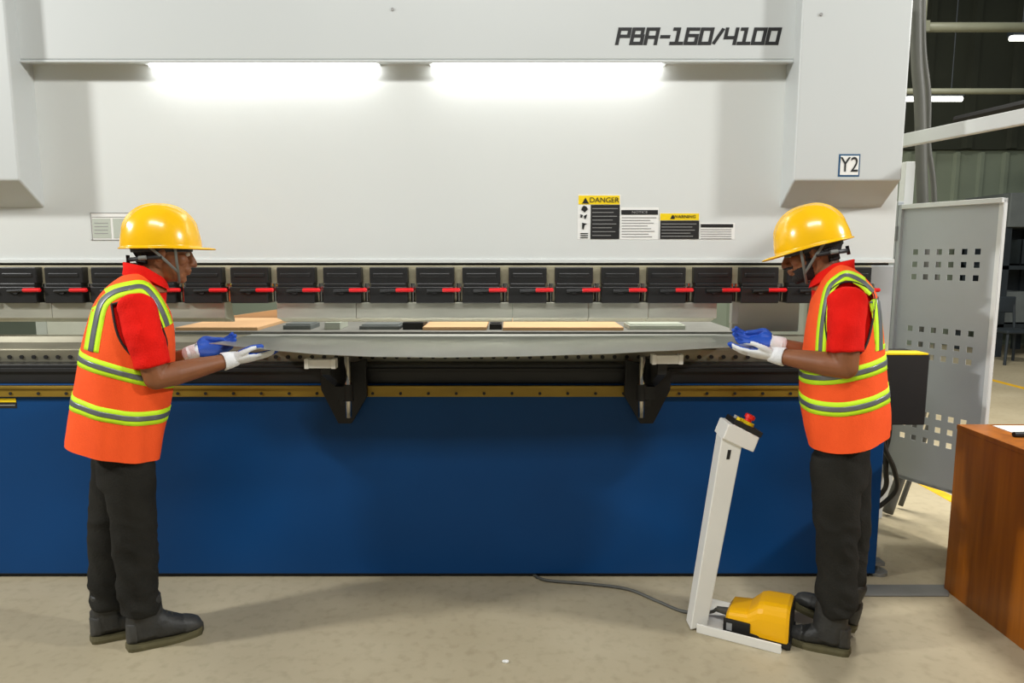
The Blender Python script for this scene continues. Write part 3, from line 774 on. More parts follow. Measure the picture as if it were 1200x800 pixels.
# storage rack / dark machine at the far wall
def make_rack():
    a = P(1166, 412, 10.5); x0 = a.x; x1 = x0 + 3.0; z1 = zv(226, 10.5)
    r = thing('storage_rack', (x0, 10.5, 0), 'grey steel storage rack with dark shelves by the far wall', 'rack')
    build(MB().box(x0, x1, 10.45, 11.5, zv(266, 10.5), z1), 'header_panel', 'rack_grey', r, bevel=0.01)
    for xx in (x0 + 0.05, x0 + 1.0, x0 + 2.0, x1 - 0.05):
        build(MB().box(xx - 0.05, xx + 0.05, 10.5, 10.6, 0, zv(266, 10.5)), 'upright', 'rack_dark', r)
        build(MB().box(xx - 0.05, xx + 0.05, 11.38, 11.48, 0, zv(266, 10.5)), 'upright', 'rack_dark', r)
    for z in (0.45, 1.35, 2.0):
        build(MB().box(x0, x1, 10.5, 11.48, z, z + 0.06), 'shelf', 'rack_dark', r)
    build(MB().box(x0, x1, 11.42, 11.46, 0.3, zv(266, 10.5)), 'back_panel', 'rack_dark', r)
    s0 = x0
    for k, (dx, w, h, z, mm, lab) in enumerate(((0.12, 0.42, 0.5, 0.51, 'rack_grey', 'grey bin on the bottom shelf of the far rack'), (0.30, 0.45, 0.4, 1.41, 'rack_dark', 'dark bin on the middle shelf of the far rack'))):
        b = MB().box(s0 + dx, s0 + dx + w, 10.55, 11.1, z, z + 0.03)
        for (p0, p1, q0, q1) in ((dx, dx + .02, 10.55, 11.1), (dx + w - .02, dx + w, 10.55, 11.1), (dx, dx + w, 10.55, 10.57), (dx, dx + w, 11.08, 11.1)):
            b.box(s0 + p0, s0 + p1, q0, q1, z, z + h)
        tag(build(b, 'storage_bin', mm, bevel=0.004), lab, 'bin', 'bins on the far rack')
make_rack()
def make_stool():
    p = G(1182, 425)
    r = thing('tube_chair', (p.x, p.y, 0), 'dark blue grey tube chair in front of the far storage rack', 'chair')
    for dx in (-0.2, 0.2):
        for dy in (-0.2, 0.2):
            build(MB().tube([(p.x + dx * 1.1, p.y + dy * 1.1, 0), (p.x + dx * 0.9, p.y + dy * 0.9, 0.45)], 0.02, 8), 'leg', 'rack_dark', r)
    build(MB().box(p.x - 0.22, p.x + 0.22, p.y - 0.22, p.y + 0.22, 0.45, 0.5), 'seat', 'rack_dark', r, bevel=0.015)
    build(MB().tube([(p.x - .18, p.y + .2, .5), (p.x - .18, p.y + .26, .95)], .018, 8).tube([(p.x + .18, p.y + .2, .5), (p.x + .18, p.y + .26, .95)], .018, 8), 'back_post', 'rack_dark', r)
    build(MB().box(p.x - 0.2, p.x + 0.2, p.y + 0.23, p.y + 0.27, 0.72, 0.96), 'backrest', 'rack_dark', r, bevel=0.015)
make_stool()
# flat grey strip for the cabinet shadow on the floor, right of the press
tag(build(MB().prism([G(1003, 699), G(1112, 699), G(1112, 686), G(1008, 686)], (0, 0, 0.006)), 'shadow_strip', 'table_grey', bevel=0.001), 'grey flat strip for a cast shadow on the floor beside the press brake', 'shadow strip')

# crumpled paper scrap on the floor
q = G(592, 776)
me = MB().ellipsoid((q.x, q.y, 0.0045), (0.012, 0.008, 0.005), nu=10, nv=6).mesh('paper_scrap')
for v in me.vertices: v.co += Vector((0.004 * noise.noise(v.co * 90), 0.006 * noise.noise(v.co * 90 + Vector((5, 0, 0))), 0))
tag(link('paper_scrap', me, 'paper'), 'tiny crumpled white paper scrap on the open concrete floor', 'scrap')

# ================================================================ PEOPLE
def ring_from(spec, inset=0.0, n=64, Y0=0.0):
    vb, ub, vf, uf, lift, ry = spec
    b, f = P(ub, vb, Y0), P(uf, vf, Y0)
    c = (b + f) / 2; h = (f - b) / 2; L = h.length
    h = h * ((L - inset) / L); ry = ry - inset
    pts = []
    for k in range(n):
        t = 2 * PI * k / n; ct, s_ = math.cos(t), math.sin(t)
        e = 0.94
        cc = math.copysign(abs(ct) ** e, ct); ss = math.copysign(abs(s_) ** e, s_)
        pts.append(c + h * cc + Vector((0, ry * ss, lift * s_ * s_)))
    return pts
def densify(specs, k=6):
    out = []
    vv = [Vector(s[:3]) for s in specs]; ww = [Vector(s[3:]) for s in specs]
    a = spline(vv, k); b = spline(ww, k)
    return [tuple(p) + tuple(q) for p, q in zip(a, b)]
def wrinkle(me, amp, sc, seed=0.0, zs=0.5):
    me.update()
    nr = [v.normal.copy() for v in me.vertices]
    for v, n in zip(me.vertices, nr):
        q = Vector((v.co.x * sc + seed, v.co.y * sc, v.co.z * sc * zs))
        v.co = v.co + n * (noise.noise(q) * amp + noise.noise(q * 2.3) * amp * 0.5)
    me.update()
def bvh_of(me):
    return BVHTree.FromPolygons([v.co.copy() for v in me.vertices], [tuple(p.vertices) for p in me.polygons])
def strip_mesh(name, rows, offs, th=0.0015):
    """rows: list of lists of (point, normal)."""
    mb = MB(); m = len(rows[0]); n = len(rows)
    vs = [p + nn * (offs + th) for r in rows for p, nn in r] + [p + nn * (offs - 0.002) for r in rows for p, nn in r]
    o = n * m; fs = []
    for i in range(n - 1):
        for j in range(m - 1):
            a, b, c, d = i * m + j, i * m + j + 1, (i + 1) * m + j + 1, (i + 1) * m + j
            fs.append((a, b, c, d)); fs.append((o + d, o + c, o + b, o + a))
        fs.append((i * m, (i + 1) * m, o + (i + 1) * m, o + i * m))
        fs.append((i * m + m - 1, o + i * m + m - 1, o + (i + 1) * m + m - 1, (i + 1) * m + m - 1))
    fs.append(tuple(range(m)) + tuple(range(o + m - 1, o - 1, -1)))
    mb.add(vs, fs)
    return mb.mesh(name)
def shell(me, name, cond, offset):
    """raise the faces of me that satisfy cond(center, normal) off the surface as a closed thin layer."""
    bm = bmesh.new(); bm.from_mesh(me)
    dele = [f for f in bm.faces if not cond(f.calc_center_median(), f.normal)]
    bmesh.ops.delete(bm, geom=dele, context='FACES')
    if not bm.faces: bm.free(); return None
    bm.normal_update()
    bmesh.ops.smooth_vert(bm, verts=[v for v in bm.verts if v.is_boundary], factor=0.5, use_axis_x=True, use_axis_y=True, use_axis_z=True)
    bm.normal_update()
    for v in bm.verts:
        v.co += v.normal * (offset if not v.is_boundary else offset * 0.15)
    out = bpy.data.meshes.new(name); bm.to_mesh(out); bm.free(); out.update()
    return out

def make_hand(wrist, fdir, dorsal, ts, curl=0.25, voxel=0.0032, thumb_in=0.0):
    X = Vector(fdir).normalized(); Z = Vector(dorsal); Z = (Z - X * Z.dot(X)).normalized(); Y = Z.cross(X)
    T = Matrix(((X.x, Y.x, Z.x, wrist.x), (X.y, Y.y, Z.y, wrist.y), (X.z, Y.z, Z.z, wrist.z), (0, 0, 0, 1)))
    mb = MB()
    def oval(x, w, h, z=0.0, n=20):
        return [Vector((x, w * math.cos(2 * PI * k / n), z + h * math.sin(2 * PI * k / n))) for k in range(n)]
    mb.loft([oval(-0.035, 0.030, 0.026), oval(-0.02, 0.029, 0.023), oval(0.0, 0.030, 0.022), oval(0.03, 0.041, 0.021), oval(0.065, 0.045, 0.018), oval(0.09, 0.043, 0.014), oval(0.098, 0.036, 0.010)])
    mb.ellipsoid((0.032, ts * 0.022, -0.010), (0.030, 0.020, 0.017))
    for i, (yo, ln, sp) in enumerate(((0.030, 0.072, 0.02), (0.0105, 0.082, 0.0), (-0.0105, 0.076, -0.01), (-0.030, 0.060, -0.04))):
        p = Vector((0.082, ts * yo, 0.0)); ang = 0.05; pts = [p.copy()]
        for s_, fr in enumerate((0.44, 0.31, 0.25)):
            ang += curl * (0.8 + 0.5 * s_)
            p = p + Vector((math.cos(ang), ts * sp * math.cos(ang), -math.sin(ang))) * (ln * fr + (0.012 if s_ == 0 else 0))
            pts.append(p.copy())
        mb.tube([pts[0], pts[1], pts[1].lerp(pts[2], 0.5), pts[2], pts[3]], [0.0098, 0.0098, 0.0092, 0.0090, 0.0072], 12)
        mb.ellipsoid(pts[3], (0.0076, 0.0076, 0.0076), nu=10, nv=8)
    tp = [Vector((0.018, ts * 0.026, -0.008)), Vector((0.045, ts * 0.048, -0.018)), Vector((0.077, ts * (0.052 - thumb_in), -0.028 + thumb_in * 0.4)), Vector((0.110, ts * (0.046 - thumb_in * 1.4), -0.031 + thumb_in * 0.3))]
    mb.tube(spline(tp, 3), [0.015, 0.0145, 0.014, 0.013, 0.012, 0.0115, 0.011, 0.0105, 0.0098, 0.009], 12)
    mb.ellipsoid(tp[-1], (0.009, 0.009, 0.009), nu=10, nv=8)
    mb.transform(T)
    return fuse(mb, 'glove', voxel, 3), T

def make_boot(name, root, heel, toe, yc, zsole, f, pitch=0.0, ankle=None):
    """heel/toe x in metres at depth yc."""
    L = abs(toe - heel); s = 1 if toe > heel else -1
    R = Matrix.Translation(Vector((heel, yc, zsole))) @ Matrix.Rotation(-pitch * s, 4, 'Y')
    def W(t): # half width along the foot
        return 0.5 * L * (0.24 + 0.06 * math.sin(PI * min(1, t * 1.2)) + 0.06 * math.sin(PI * max(0, t - 0.35) / 0.65)) * (1 if t < 0.82 else math.sqrt(max(0.02, 1 - ((t - 0.82) / 0.19) ** 2)))
    W0 = W
    W = lambda t: W0(t) * (1.0 if t > 0.12 else math.sqrt(max(0.12, 1 - (1 - t / 0.12) ** 2)))
    def H(t):
        pts = [(0, .14), (.1, .15), (.3, .158), (.45, .140), (.6, .110), (.75, .088), (.88, .079), (.96, .064), (1.0, .038)]
        for (a, b), (c, d) in zip(pts, pts[1:]):
            if t <= c: return (b + (d - b) * (t - a) / (c - a)) * L / 0.29
        return .035
    mb = MB(); rings = []
    for i in range(22):
        t = i / 21; w = W(t); h = H(t); z0 = 0.022; r = []
        for k in range(20):
            q = 2 * PI * k / 20; c, sn = math.cos(q), math.sin(q)
            zz = z0 + (h - z0) * (0.5 + 0.5 * math.copysign(abs(sn) ** 0.7, sn))
            r.append(R @ Vector((s * (0.008 + t * (L - 0.012)), w * math.copysign(abs(c) ** 0.75, c) * (1 - 0.28 * max(0, sn)), zz)))
        rings.append(r)
    mb.loft(rings)
    mb.tube([R @ Vector((s * 0.085, 0, 0.05)), R @ Vector((s * 0.08, 0, 0.12)), R @ Vector((s * 0.075, 0, 0.20))], [(0.048, 0.062), (0.050, 0.062), (0.052, 0.062)], 18, up=(0, 1, 0))
    me = fuse(mb, 'boot', 0.005, 4); wrinkle(me, 0.002, 30, 3.0)
    b = link(name, me, 'boot_leather', root, True)
    RI = R.inverted()
    tcap = shell(me, 'toe_cap', lambda c, n: s * (RI @ c).x > 0.74 * L and (RI @ c).z > 0.024, 0.0025)
    if tcap: link('toe_cap', tcap, 'boot_toe', b, True)
    hcap = shell(me, 'heel_panel', lambda c, n: s * (RI @ c).x < 0.045 and (RI @ c).z > 0.024 and (RI @ c).z < 0.11, 0.0025)
    if hcap: link('heel_panel', hcap, 'boot_toe', b, True)
    # sole
    mb = MB(); up_ = []; n = 26
    loop = []
    for i in range(n + 1): loop.append((i / n, 1))
    for i in range(n - 1, 0, -1): loop.append((i / n, -1))
    lo = [R @ Vector((s * (t * L), sg * (W(t) + 0.002), 0.0)) for t, sg in loop]
    hi = [R @ Vector((s * (t * L + (0.002 if t < 1 else 0)), sg * (W(t) + 0.001), 0.026 + 0.008 * max(0, t - 0.8) / 0.2)) for t, sg in loop]
    mid = [R @ Vector((s * (t * L), sg * (W(t) + 0.004), 0.014)) for t, sg in loop]
    mb.loft([lo, mid, hi]); build(mb, 'sole', 'boot_sole', b)
    # laces across the instep
    mb = MB()
    for i in range(5):
        t = 0.34 + i * 0.065; h = H(t)
        mb.tube([R @ Vector((s * t * L, sg * 0.026, h - 0.012 + 0.016 * (1 - abs(sg)))) for sg in (-1, -0.5, 0, 0.5, 1)], 0.003, 6)
    build(mb, 'lace', 'lace', b)
    # padded collar and tongue
    mb = MB().tube([R @ Vector((s * (0.078 + 0.050 * math.cos(q)), 0.042 * math.sin(q), 0.197 + 0.004 * math.cos(q))) for q in [2 * PI * k / 24 for k in range(25)]], 0.009, 8)
    build(mb, 'boot_collar', 'boot_leather', b, smooth=False)
    return b

def make_helmet(root, HT, k):
    """HT: head transform; local x forward, z up."""
    a, b, h, z0 = 0.145 * k, 0.120 * k, 0.166 * k, 0.010
    n, m = 96, 28; rings = []
    def ext(t):
        c = math.cos(t); u = max(0.0, (c - 0.25) / 0.75); return 0.007 + 0.044 * (u * u * (3 - 2 * u))
    for fr, dz in ((1.0, -0.004), (0.96, 0.0), (0.55, 0.002)):
        rings.append([HT @ Vector(((a + ext(2 * PI * i / n) * fr) * math.cos(2 * PI * i / n), (b + ext(2 * PI * i / n) * fr * 0.5) * math.sin(2 * PI * i / n), z0 + dz - 0.006 * fr * max(0, math.cos(2 * PI * i / n)))) for i in range(n)])
    for j in range(m):
        p = (j / (m - 1)) * PI / 2 * 0.985
        c, s = math.cos(p) ** 0.80, math.sin(p)
        r = []
        for i in range(n):
            t = 2 * PI * i / n
            x, y, z = a * math.cos(t) * c, b * math.sin(t) * c, h * s
            g = 0.0
            if s > 0.35:
                w = min(1, (s - 0.35) / 0.2)
                for yc, amp, wd in ((0.0, 0.0055, 0.012), (0.045, 0.0035, 0.006), (-0.045, 0.0035, 0.006)):
                    g += w * amp * math.exp(-((y - yc) / wd) ** 2)
            nv = Vector((x / a ** 2, y / b ** 2, z / h ** 2)); nv.normalize()
            r.append(HT @ (Vector((x, y, z + z0)) + nv * g))
        rings.append(r)
    mb = MB().loft(rings, cap=False)
    mb.f.append([len(mb.v) - n + i for i in range(n)])
    o = build(mb, 'hard_hat', 'helmet_yellow', root, True)
    sm = o.modifiers.new('shell', 'SOLIDIFY'); sm.thickness = 0.0035; sm.offset = -1
    # suspension band, nape strap, knob, chin straps
    ring = [(0.108 * k * math.cos(q), 0.090 * k * math.sin(q), 0.004) for q in [2 * PI * i / 40 for i in range(41)]]
    build(MB().tube([HT @ Vector(p) for p in ring], [(0.003, 0.012)] * 41, 8, up=HT.to_3x3() @ Vector((1, 0, 0))), 'suspension_band', 'harness_black', o)
    nape = [HT @ Vector((0.118 * k * math.cos(q), 0.094 * k * math.sin(q), -0.024 - 0.012 * max(0, -math.cos(q)))) for q in [PI * (0.52 + 0.96 * i / 24) for i in range(25)]]
    build(MB().tube(nape, [(0.008, 0.004)] * 25, 8, up=HT.to_3x3() @ Vector((0, 0, 1))), 'nape_strap', 'harness_black', o)
    build(MB().cyl(HT @ Vector((-0.113 * k, 0, -0.035)), HT @ Vector((-0.126 * k, 0, -0.035)), 0.017, 18), 'adjuster_knob', 'harness_black', o)
    for sy in (-1, 1):
        build(MB().tube([HT @ Vector(p) for p in ((-0.060 * k, sy * 0.098 * k, -0.028), (-0.085 * k, sy * 0.078 * k, -0.030))], [(0.008, 0.0035)] * 2, 8, up=HT.to_3x3() @ Vector((0, 0, 1))), 'strap_clip', 'harness_grey', o)
    for sy in (-1, 1):
        A = [(0.040, sy * 0.100, 0.010), (0.043, sy * 0.088, -0.045), (0.047, sy * 0.066, -0.085), (0.050, sy * 0.030, -0.122), (0.050, 0, -0.130)]
        B = [(-0.045, sy * 0.100, 0.010), (-0.005, sy * 0.094, -0.030), (0.030, sy * 0.080, -0.068), (0.047, sy * 0.066, -0.085)]
        for pts in (A, B):
            pp_ = spline([HT @ (Vector(p) * k) for p in pts], 6)
            build(MB().tube(pp_, [(0.0052, 0.0018)] * len(pp_), 8, up=HT.to_3x3() @ Vector((1, 0, 0.1))), 'chin_strap', 'harness_grey', o)
    return o

def make_person(S):
    f, Y0 = S['f'], S['Y0']
    turn = -math.atan((S['pelvis'][0] - 600.0) / FPX)      # facing direction, square to the line of sight
    FRAME[0] = Matrix.Rotation(-turn, 3, 'Z')
    back = Matrix.Rotation(turn, 4, 'Z')
    root = thing('person', back @ Vector((P(*S['pelvis'], Y0).x, Y0, 0)), S['label'], 'person')
    near = -1
    k = S['headk']
    hc = P(*S['head'], Y0)
    HT = Matrix.Translation(hc) @ Matrix.Rotation(f * S['headpitch'], 4, 'Y')
    if f < 0: HT = HT @ Matrix.Rotation(PI, 4, 'Z')
    hl = lambda x, y, z: HT @ (Vector((x, y, z)) * k)
    HS = HT @ Matrix.Scale(k, 4)
    # ---------------- body
    mb = MB()
    mb.ellipsoid((-0.004, 0, 0.028), (0.099, 0.077, 0.098), HS)
    mb.ellipsoid((0.030, 0, -0.045), (0.062, 0.060, 0.072), HS)
    mb.ellipsoid((0.055, 0, -0.085), (0.036, 0.038, 0.028), HS)
    mb.ellipsoid((0.078, 0, -0.100), (0.017, 0.020, 0.016), HS)
    mb.ellipsoid((0.072, 0, 0.012), (0.022, 0.055, 0.022), HS)
    mb.ellipsoid((0.082, 0, 0.022), (0.015, 0.048, 0.010), HS)
    for sy in (-1, 1):
        mb.ellipsoid((0.062, sy * 0.042, -0.026), (0.026, 0.022, 0.024), HS)
        mb.ellipsoid((0.101, sy * 0.011, -0.040), (0.012, 0.010, 0.008), HS)
        E = HS @ Matrix.Translation((-0.008, sy * 0.079, -0.016)) @ Matrix.Rotation(0.25, 4, 'Y') @ Matrix.Rotation(sy * 0.35, 4, 'Z')
        mb.ellipsoid((0, 0, 0), (0.019, 0.008, 0.032), E)
        mb.ellipsoid((-0.003, sy * 0.005, 0.010), (0.018, 0.006, 0.020), E)
    mb.tube([hl(0.088, 0, 0.012), hl(0.098, 0, -0.008), hl(0.110, 0, -0.030), hl(0.114, 0, -0.040)], [0.010 * k, 0.011 * k, 0.013 * k, 0.013 * k], 12)
    mb.ellipsoid((0.114, 0, -0.041), (0.012, 0.013, 0.010), HS)
    mb.ellipsoid((0.088, 0, -0.060), (0.016, 0.028, 0.014), HS)
    mb.ellipsoid((0.100, 0, -0.063), (0.009, 0.022, 0.006), HS)
    mb.ellipsoid((0.096, 0, -0.075), (0.010, 0.020, 0.007), HS)
    nb = P(*S['neck'], Y0)
    mb.tube([hl(-0.020, 0, -0.01), hl(-0.022, 0, -0.075), nb, nb + Vector((0, 0, -0.06))], [(0.058, 0.060), (0.056, 0.058), (0.062, 0.062), (0.085, 0.075)], 20, up=(0, 1, 0))
    specs = S['vest']
    core = [ring_from(q, 0.034, 32, Y0) for q in specs[:-2]]
    mb.loft(core)
    arms = {}
    for side, key in ((near, 'near'), (-near, 'far')):
        sh = P(*S[key + '_shoulder'], Y0 + side * 0.175); el = P(*S[key + '_elbow'][:2], Y0 + S[key + '_elbow'][2]); wr = P(*S[key + '_wrist'][:2], Y0 + S[key + '_wrist'][2])
        inner = Vector((sh.x, Y0 + side * 0.08, sh.z))
        arms[key] = (inner, sh, el, wr)
        mb.tube([inner, sh, sh.lerp(el, 0.5), el], [0.050, 0.056, 0.050, 0.043], 16)
        mb.ellipsoid(el, (0.043, 0.042, 0.043))
        mb.tube([el, el.lerp(wr, 0.25), el.lerp(wr, 0.6), wr], [0.043, 0.046, 0.038, 0.025], 16)
        d = (wr - el).normalized(); mb.tube([wr, wr + d * 0.015], [0.024, 0.016], 12)
    legs = {}
    for key in ('near', 'far'):
        hp, kn, an = [P(*q[:2], Y0 + q[2]) for q in S[key + '_leg']]
        legs[key] = (hp, kn, an)
        mb.tube([hp + Vector((0, 0, 0.06)), hp, hp.lerp(kn, .5), kn, kn.lerp(an, .3), an, Vector((an.x, an.y, max(an.z - 0.05, 0.07)))], [0.060, 0.062, 0.060, 0.050, 0.048, 0.032, 0.028], 16)
    body_me = fuse(mb, 'body', 0.0045, 3)
    body = link('body', body_me, 'skin', root, True)
    # ---------------- eyes, brows, hair, beard
    for sy in (-1, 1):
        e = build(MB().ellipsoid((0.084, sy * 0.031, -0.002), (0.011, 0.014, 0.009), HS), 'eye', 'eye_white', root, True)
        build(MB().ellipsoid((0.0925, sy * 0.031, -0.002), (0.004, 0.006, 0.006), HS), 'iris', 'eye_dark', e, True)
        build(MB().tube([hl(0.094, sy * 0.014, 0.012), hl(0.094, sy * 0.032, 0.018), hl(0.082, sy * 0.050, 0.012)], [0.003, 0.004, 0.002], 8), 'eyebrow', 'hair', root)
    HI = HS.inverted()
    def hair_c(c, n):
        q = HI @ c
        if q.length > 0.2: return False
        low = -0.062 if q.x < -0.045 else (-0.028 + 0.5 * max(0, q.x + 0.03))
        if abs(q.y) > 0.080 and -0.035 < q.x < 0.02: return False
        return q.z > low and q.x < 0.035 - 0.25 * max(0, 0.03 - q.z) and q.z < 0.09
    hm = shell(body_me, 'hair', hair_c, 0.007)
    if hm: link('hair', hm, 'hair', root, True)
    def beard_c(c, n):
        q = HI @ c
        if q.length > 0.2 or q.z < -0.135: return False
        must = q.x > 0.082 and -0.058 < q.z < -0.046 and abs(q.y) < 0.034 and n.dot(HT.to_3x3() @ Vector((0, 0, 1))) < 0.8
        if not S['beard']: return False
        chin = q.x > 0.045 and -0.125 < q.z < -0.082 and abs(q.y) < 0.055
        jaw = q.x > 0.012 and -0.12 < q.z < -0.050 - 0.25 * max(0, q.x - 0.03) and abs(q.y) > 0.022 and q.z > -0.12
        side = 0.012 < q.x < 0.032 and -0.06 < q.z < 0.0 and abs(q.y) > 0.05
        return must or chin or jaw or side
    bm_ = shell(body_me, 'beard', beard_c, 0.004 if S['beard'] else 0.0025)
    if bm_: link('beard' if S['beard'] else 'moustache', bm_, 'hair', root, True)
    HH = Matrix.Translation(hc) @ Matrix.Rotation(f * S['hatpitch'], 4, 'Y')
    if f < 0: HH = HH @ Matrix.Rotation(PI, 4, 'Z')
    make_helmet(root, HH, S.get('hatk', k))
    # ---------------- shirt
    mb = MB()
    dense = densify(specs, 6)
    inn = [ring_from(q, 0.013, 48, Y0) for q in dense[:-5]]
    topc = Vector((nb.x, Y0, nb.z))
    mb.loft(inn)
    mb.loft([[topc + Vector((0.070 * math.cos(t) - f * 0.004, 0.072 * math.sin(t), dz + f * 0.0 - 0.03 * math.cos(t) * f)) for t in [2 * PI * i / 32 for i in range(32)]] for dz in (-0.10, 0.01)])
    for key in ('near', 'far'):
        inner, sh, el, wr = arms[key]
        hem = sh.lerp(el, S['sleeve'])
        ext = (el - sh).normalized()
        mb.tube([inner, sh + Vector((0, 0, 0.006)), sh.lerp(hem, .35), sh.lerp(hem, .75), hem], [0.060, 0.066, 0.065, 0.062, 0.062], 24)
    me = fuse(mb, 'shirt', 0.006, 6); wrinkle(me, 0.007, 11, S['seed'], 1.0)
    shirt = link('shirt', me, 'red_shirt', root, True)
    # collar
    rings = []
    for dz, rr, lean in ((-0.012, 0.082, 0.0), (0.012, 0.077, 0.0), (0.034, 0.073, -0.004), (0.036, 0.069, -0.004), (0.010, 0.068, 0.0)):
        rings.append([topc + Vector((rr * 0.98 * math.cos(t) + f * lean, rr * math.sin(t), dz + 0.008 - 0.048 * f * math.cos(t) * (1 if f * math.cos(t) > 0 else 0.35))) for t in [2 * PI * i / 40 for i in range(40)]])
    build(MB().loft(rings, cap=False), 'collar', 'red_shirt', shirt, True)
    # ---------------- vest
    vm = MB().loft([ring_from(q, 0.0, 96, Y0) for q in dense], cap=False)
    vme = vm.mesh('vest')
    # slack folds, stronger towards the hem
    vme.update(); nr = [v.normal.copy() for v in vme.vertices]; zmin = min(v.co.z for v in vme.vertices); zmax = max(v.co.z for v in vme.vertices)
    for v, nn in zip(vme.vertices, nr):
        w = max(0, 1 - (v.co.z - zmin) / (zmax - zmin) * 1.5)
        q = Vector((v.co.x * 13 + S['seed'], v.co.y * 13, v.co.z * 2.2))
        v.co += nn * (noise.noise(q) * 0.018 * w + noise.noise(q * 0.6 + Vector((9, 2, 4))) * 0.004)
    to = link('vest_tmp', vme)
    sm = to.modifiers.new('s', 'SOLIDIFY'); sm.thickness = 0.006; sm.offset = 0; sm.use_even_offset = True
    cut = []
    hole = spline([Vector((u, v, 0)) for u, v in S['armhole']] + [Vector((*S['armhole'][0], 0))], 5)[:-1]
    for side in (near, -near):
        Ys = Y0 + side * 0.20
        loop = [P(q.x, q.y, Y0 - 0.20) for q in hole]
        mbc = MB().prism([(q.x, Y0 + side * 0.05, q.z) for q in loop], (0, side * 0.5, 0))
        co = link('cut_tmp', mbc.mesh('cut')); cut.append(co)
        bo = to.modifiers.new('b', 'BOOLEAN'); bo.operation = 'DIFFERENCE'; bo.object = co; bo.solver = 'EXACT'
    full_bvh = bvh_of(vme)
    vme2 = evaluate(to); vme2.name = 'vest'
    bpy.data.objects.remove(to)
    for c in cut: bpy.data.objects.remove(c)
    vest = link('vest', vme2, 'orange_vest', root, True)
    es = vest.modifiers.new('e', 'EDGE_SPLIT'); es.split_angle = math.radians(50)
    def side_hit(pt, side):
        o_ = Vector((pt.x, Y0 + side * 0.8, pt.z)); r = full_bvh.ray_cast(o_, Vector((0, -side, 0)))
        if r[0] is None:
            r = full_bvh.find_nearest(Vector((pt.x, Y0 + side * 0.15, pt.z)))
        n_ = r[1]
        c_ = Vector((sum(v.co.x for v in vme.vertices) / len(vme.vertices), Y0, r[0].z - 0.1))
        if n_.dot(r[0] - c_) < 0: n_ = -n_
        return r[0], n_
    for side in (near, -near):
        pts = []
        for q in hole + [hole[0]]:
            h_, n_ = side_hit(P(q.x, q.y, Y0 - 0.20), side); pts.append(h_ + n_ * 0.002)
        build(MB().tube(pts, 0.0045, 8, cap=False), 'armhole_binding', 'piping_black', vest, True)
        for path in S['vstripes']:
            cen = spline([Vector((u, v, 0)) for u, v in path], 6)
            pc = [P(q.x, q.y, Y0 - 0.19) for q in cen]
            for nm, hw, off, mm in (('reflective_band', S['vw'], 0.0035, 'lime'), ('reflective_tape', S['vw'] * 0.33, 0.0055, 'silver_tape')):
                rows = []
                for i, q in enumerate(pc):
                    d = pc[min(i + 1, len(pc) - 1)] - pc[max(i - 1, 0)]; d.y = 0; d.normalize(); nn = Vector((-d.z, 0, d.x))
                    rows.append([side_hit(q + nn * hw * t, side) for t in (-1, -0.5, 0, 0.5, 1)])
                link(nm, strip_mesh(nm, rows, off), mm, vest, True)
    for (vb, ub, vf, uf, lift) in S['hstripes']:
        b, fr = P(ub, vb, Y0), P(uf, vf, Y0); c = (b + fr) / 2; h = (fr - b) / 2
        for nm, hw, off, mm in (('reflective_band', 0.027, 0.0035, 'lime'), ('reflective_tape', 0.0095, 0.0055, 'silver_tape')):
            rows = []
            for i in range(81):
                t = 2 * PI * i / 80; row = []
                for s_ in (-1, -.5, 0, .5, 1):
                    dz = h.z * math.cos(t) + lift * math.sin(t) ** 2 + s_ * hw
                    dr = Vector((abs(h.x) * math.copysign(1, h.x) * math.cos(t), 0.20 * math.sin(t), 0)).normalized()
                    oc = Vector((c.x, Y0, c.z + dz))
                    r = full_bvh.ray_cast(oc + dr * 0.6, -dr)
                    if r[0] is None: r = full_bvh.find_nearest(oc + dr * 0.2)
                    n_ = r[1] if r[1].dot(dr) > 0 else -r[1]
                    row.append((r[0], n_))
                rows.append(row)
            link(nm, strip_mesh(nm, rows, off), mm, vest, True)
    bpy.data.meshes.remove(vme)
    # black hem binding
    # ---------------- trousers
    mb = MB()
    hp0 = P(*S['pelvis'], Y0)
    def ov(c, rx, ry): return [c + Vector((rx * math.cos(2 * PI * i / 32), ry * math.sin(2 * PI * i / 32), 0)) for i in range(32)]
    mb.loft([ov(hp0 + Vector((0, 0, 0.20)), 0.092, 0.145), ov(hp0 + Vector((0, 0, 0.05)), 0.098, 0.155), ov(hp0 + Vector((0, 0, -0.06)), 0.10, 0.15), ov(hp0 + Vector((0, 0, -0.10)), 0.07, 0.10)])
    for key in ('near', 'far'):
        hp, kn, an = legs[key]
        mb.tube([hp + Vector((0, 0, 0.05)), hp, hp.lerp(kn, .5), kn, kn.lerp(an, .4), kn.lerp(an, .8), an], [(0.082, 0.086), (0.086, 0.090), (0.086, 0.087), (0.076, 0.080), (0.073, 0.077), (0.070, 0.072), (0.068, 0.072)], 24, up=(0, 1, 0))
    me = fuse(mb, 'trousers', 0.008, 5)
    me.update(); nr = [v.normal.copy() for v in me.vertices]; az = legs['near'][2].z
    for v, nn in zip(me.vertices, nr):
        w = 0.30 + 1.1 * math.exp(-((v.co.z - az) / 0.16) ** 2) + 0.5 * math.exp(-((v.co.z - legs['near'][1].z) / 0.1) ** 2)
        q = Vector((v.co.x * 9 + S['seed'] * 3, v.co.y * 9, v.co.z * 11 + 6 * v.co.x))
        v.co += nn * ((noise.noise(q) * 0.011 + (0.25 - abs(noise.noise(q * 1.4 + Vector((3, 1, 7))))) * 0.016) * w)
    link('trousers', me, 'trousers', root, True)
    # ---------------- boots
    for key in ('near', 'far'):
        hu, tu, yc, zs_, pt = S[key + '_boot']
        vg = 752; yc += Y0
        make_boot('boot', root, xu(hu, vg, yc - 0.04), xu(tu, vg, yc - 0.04), yc, zs_, f, pt)
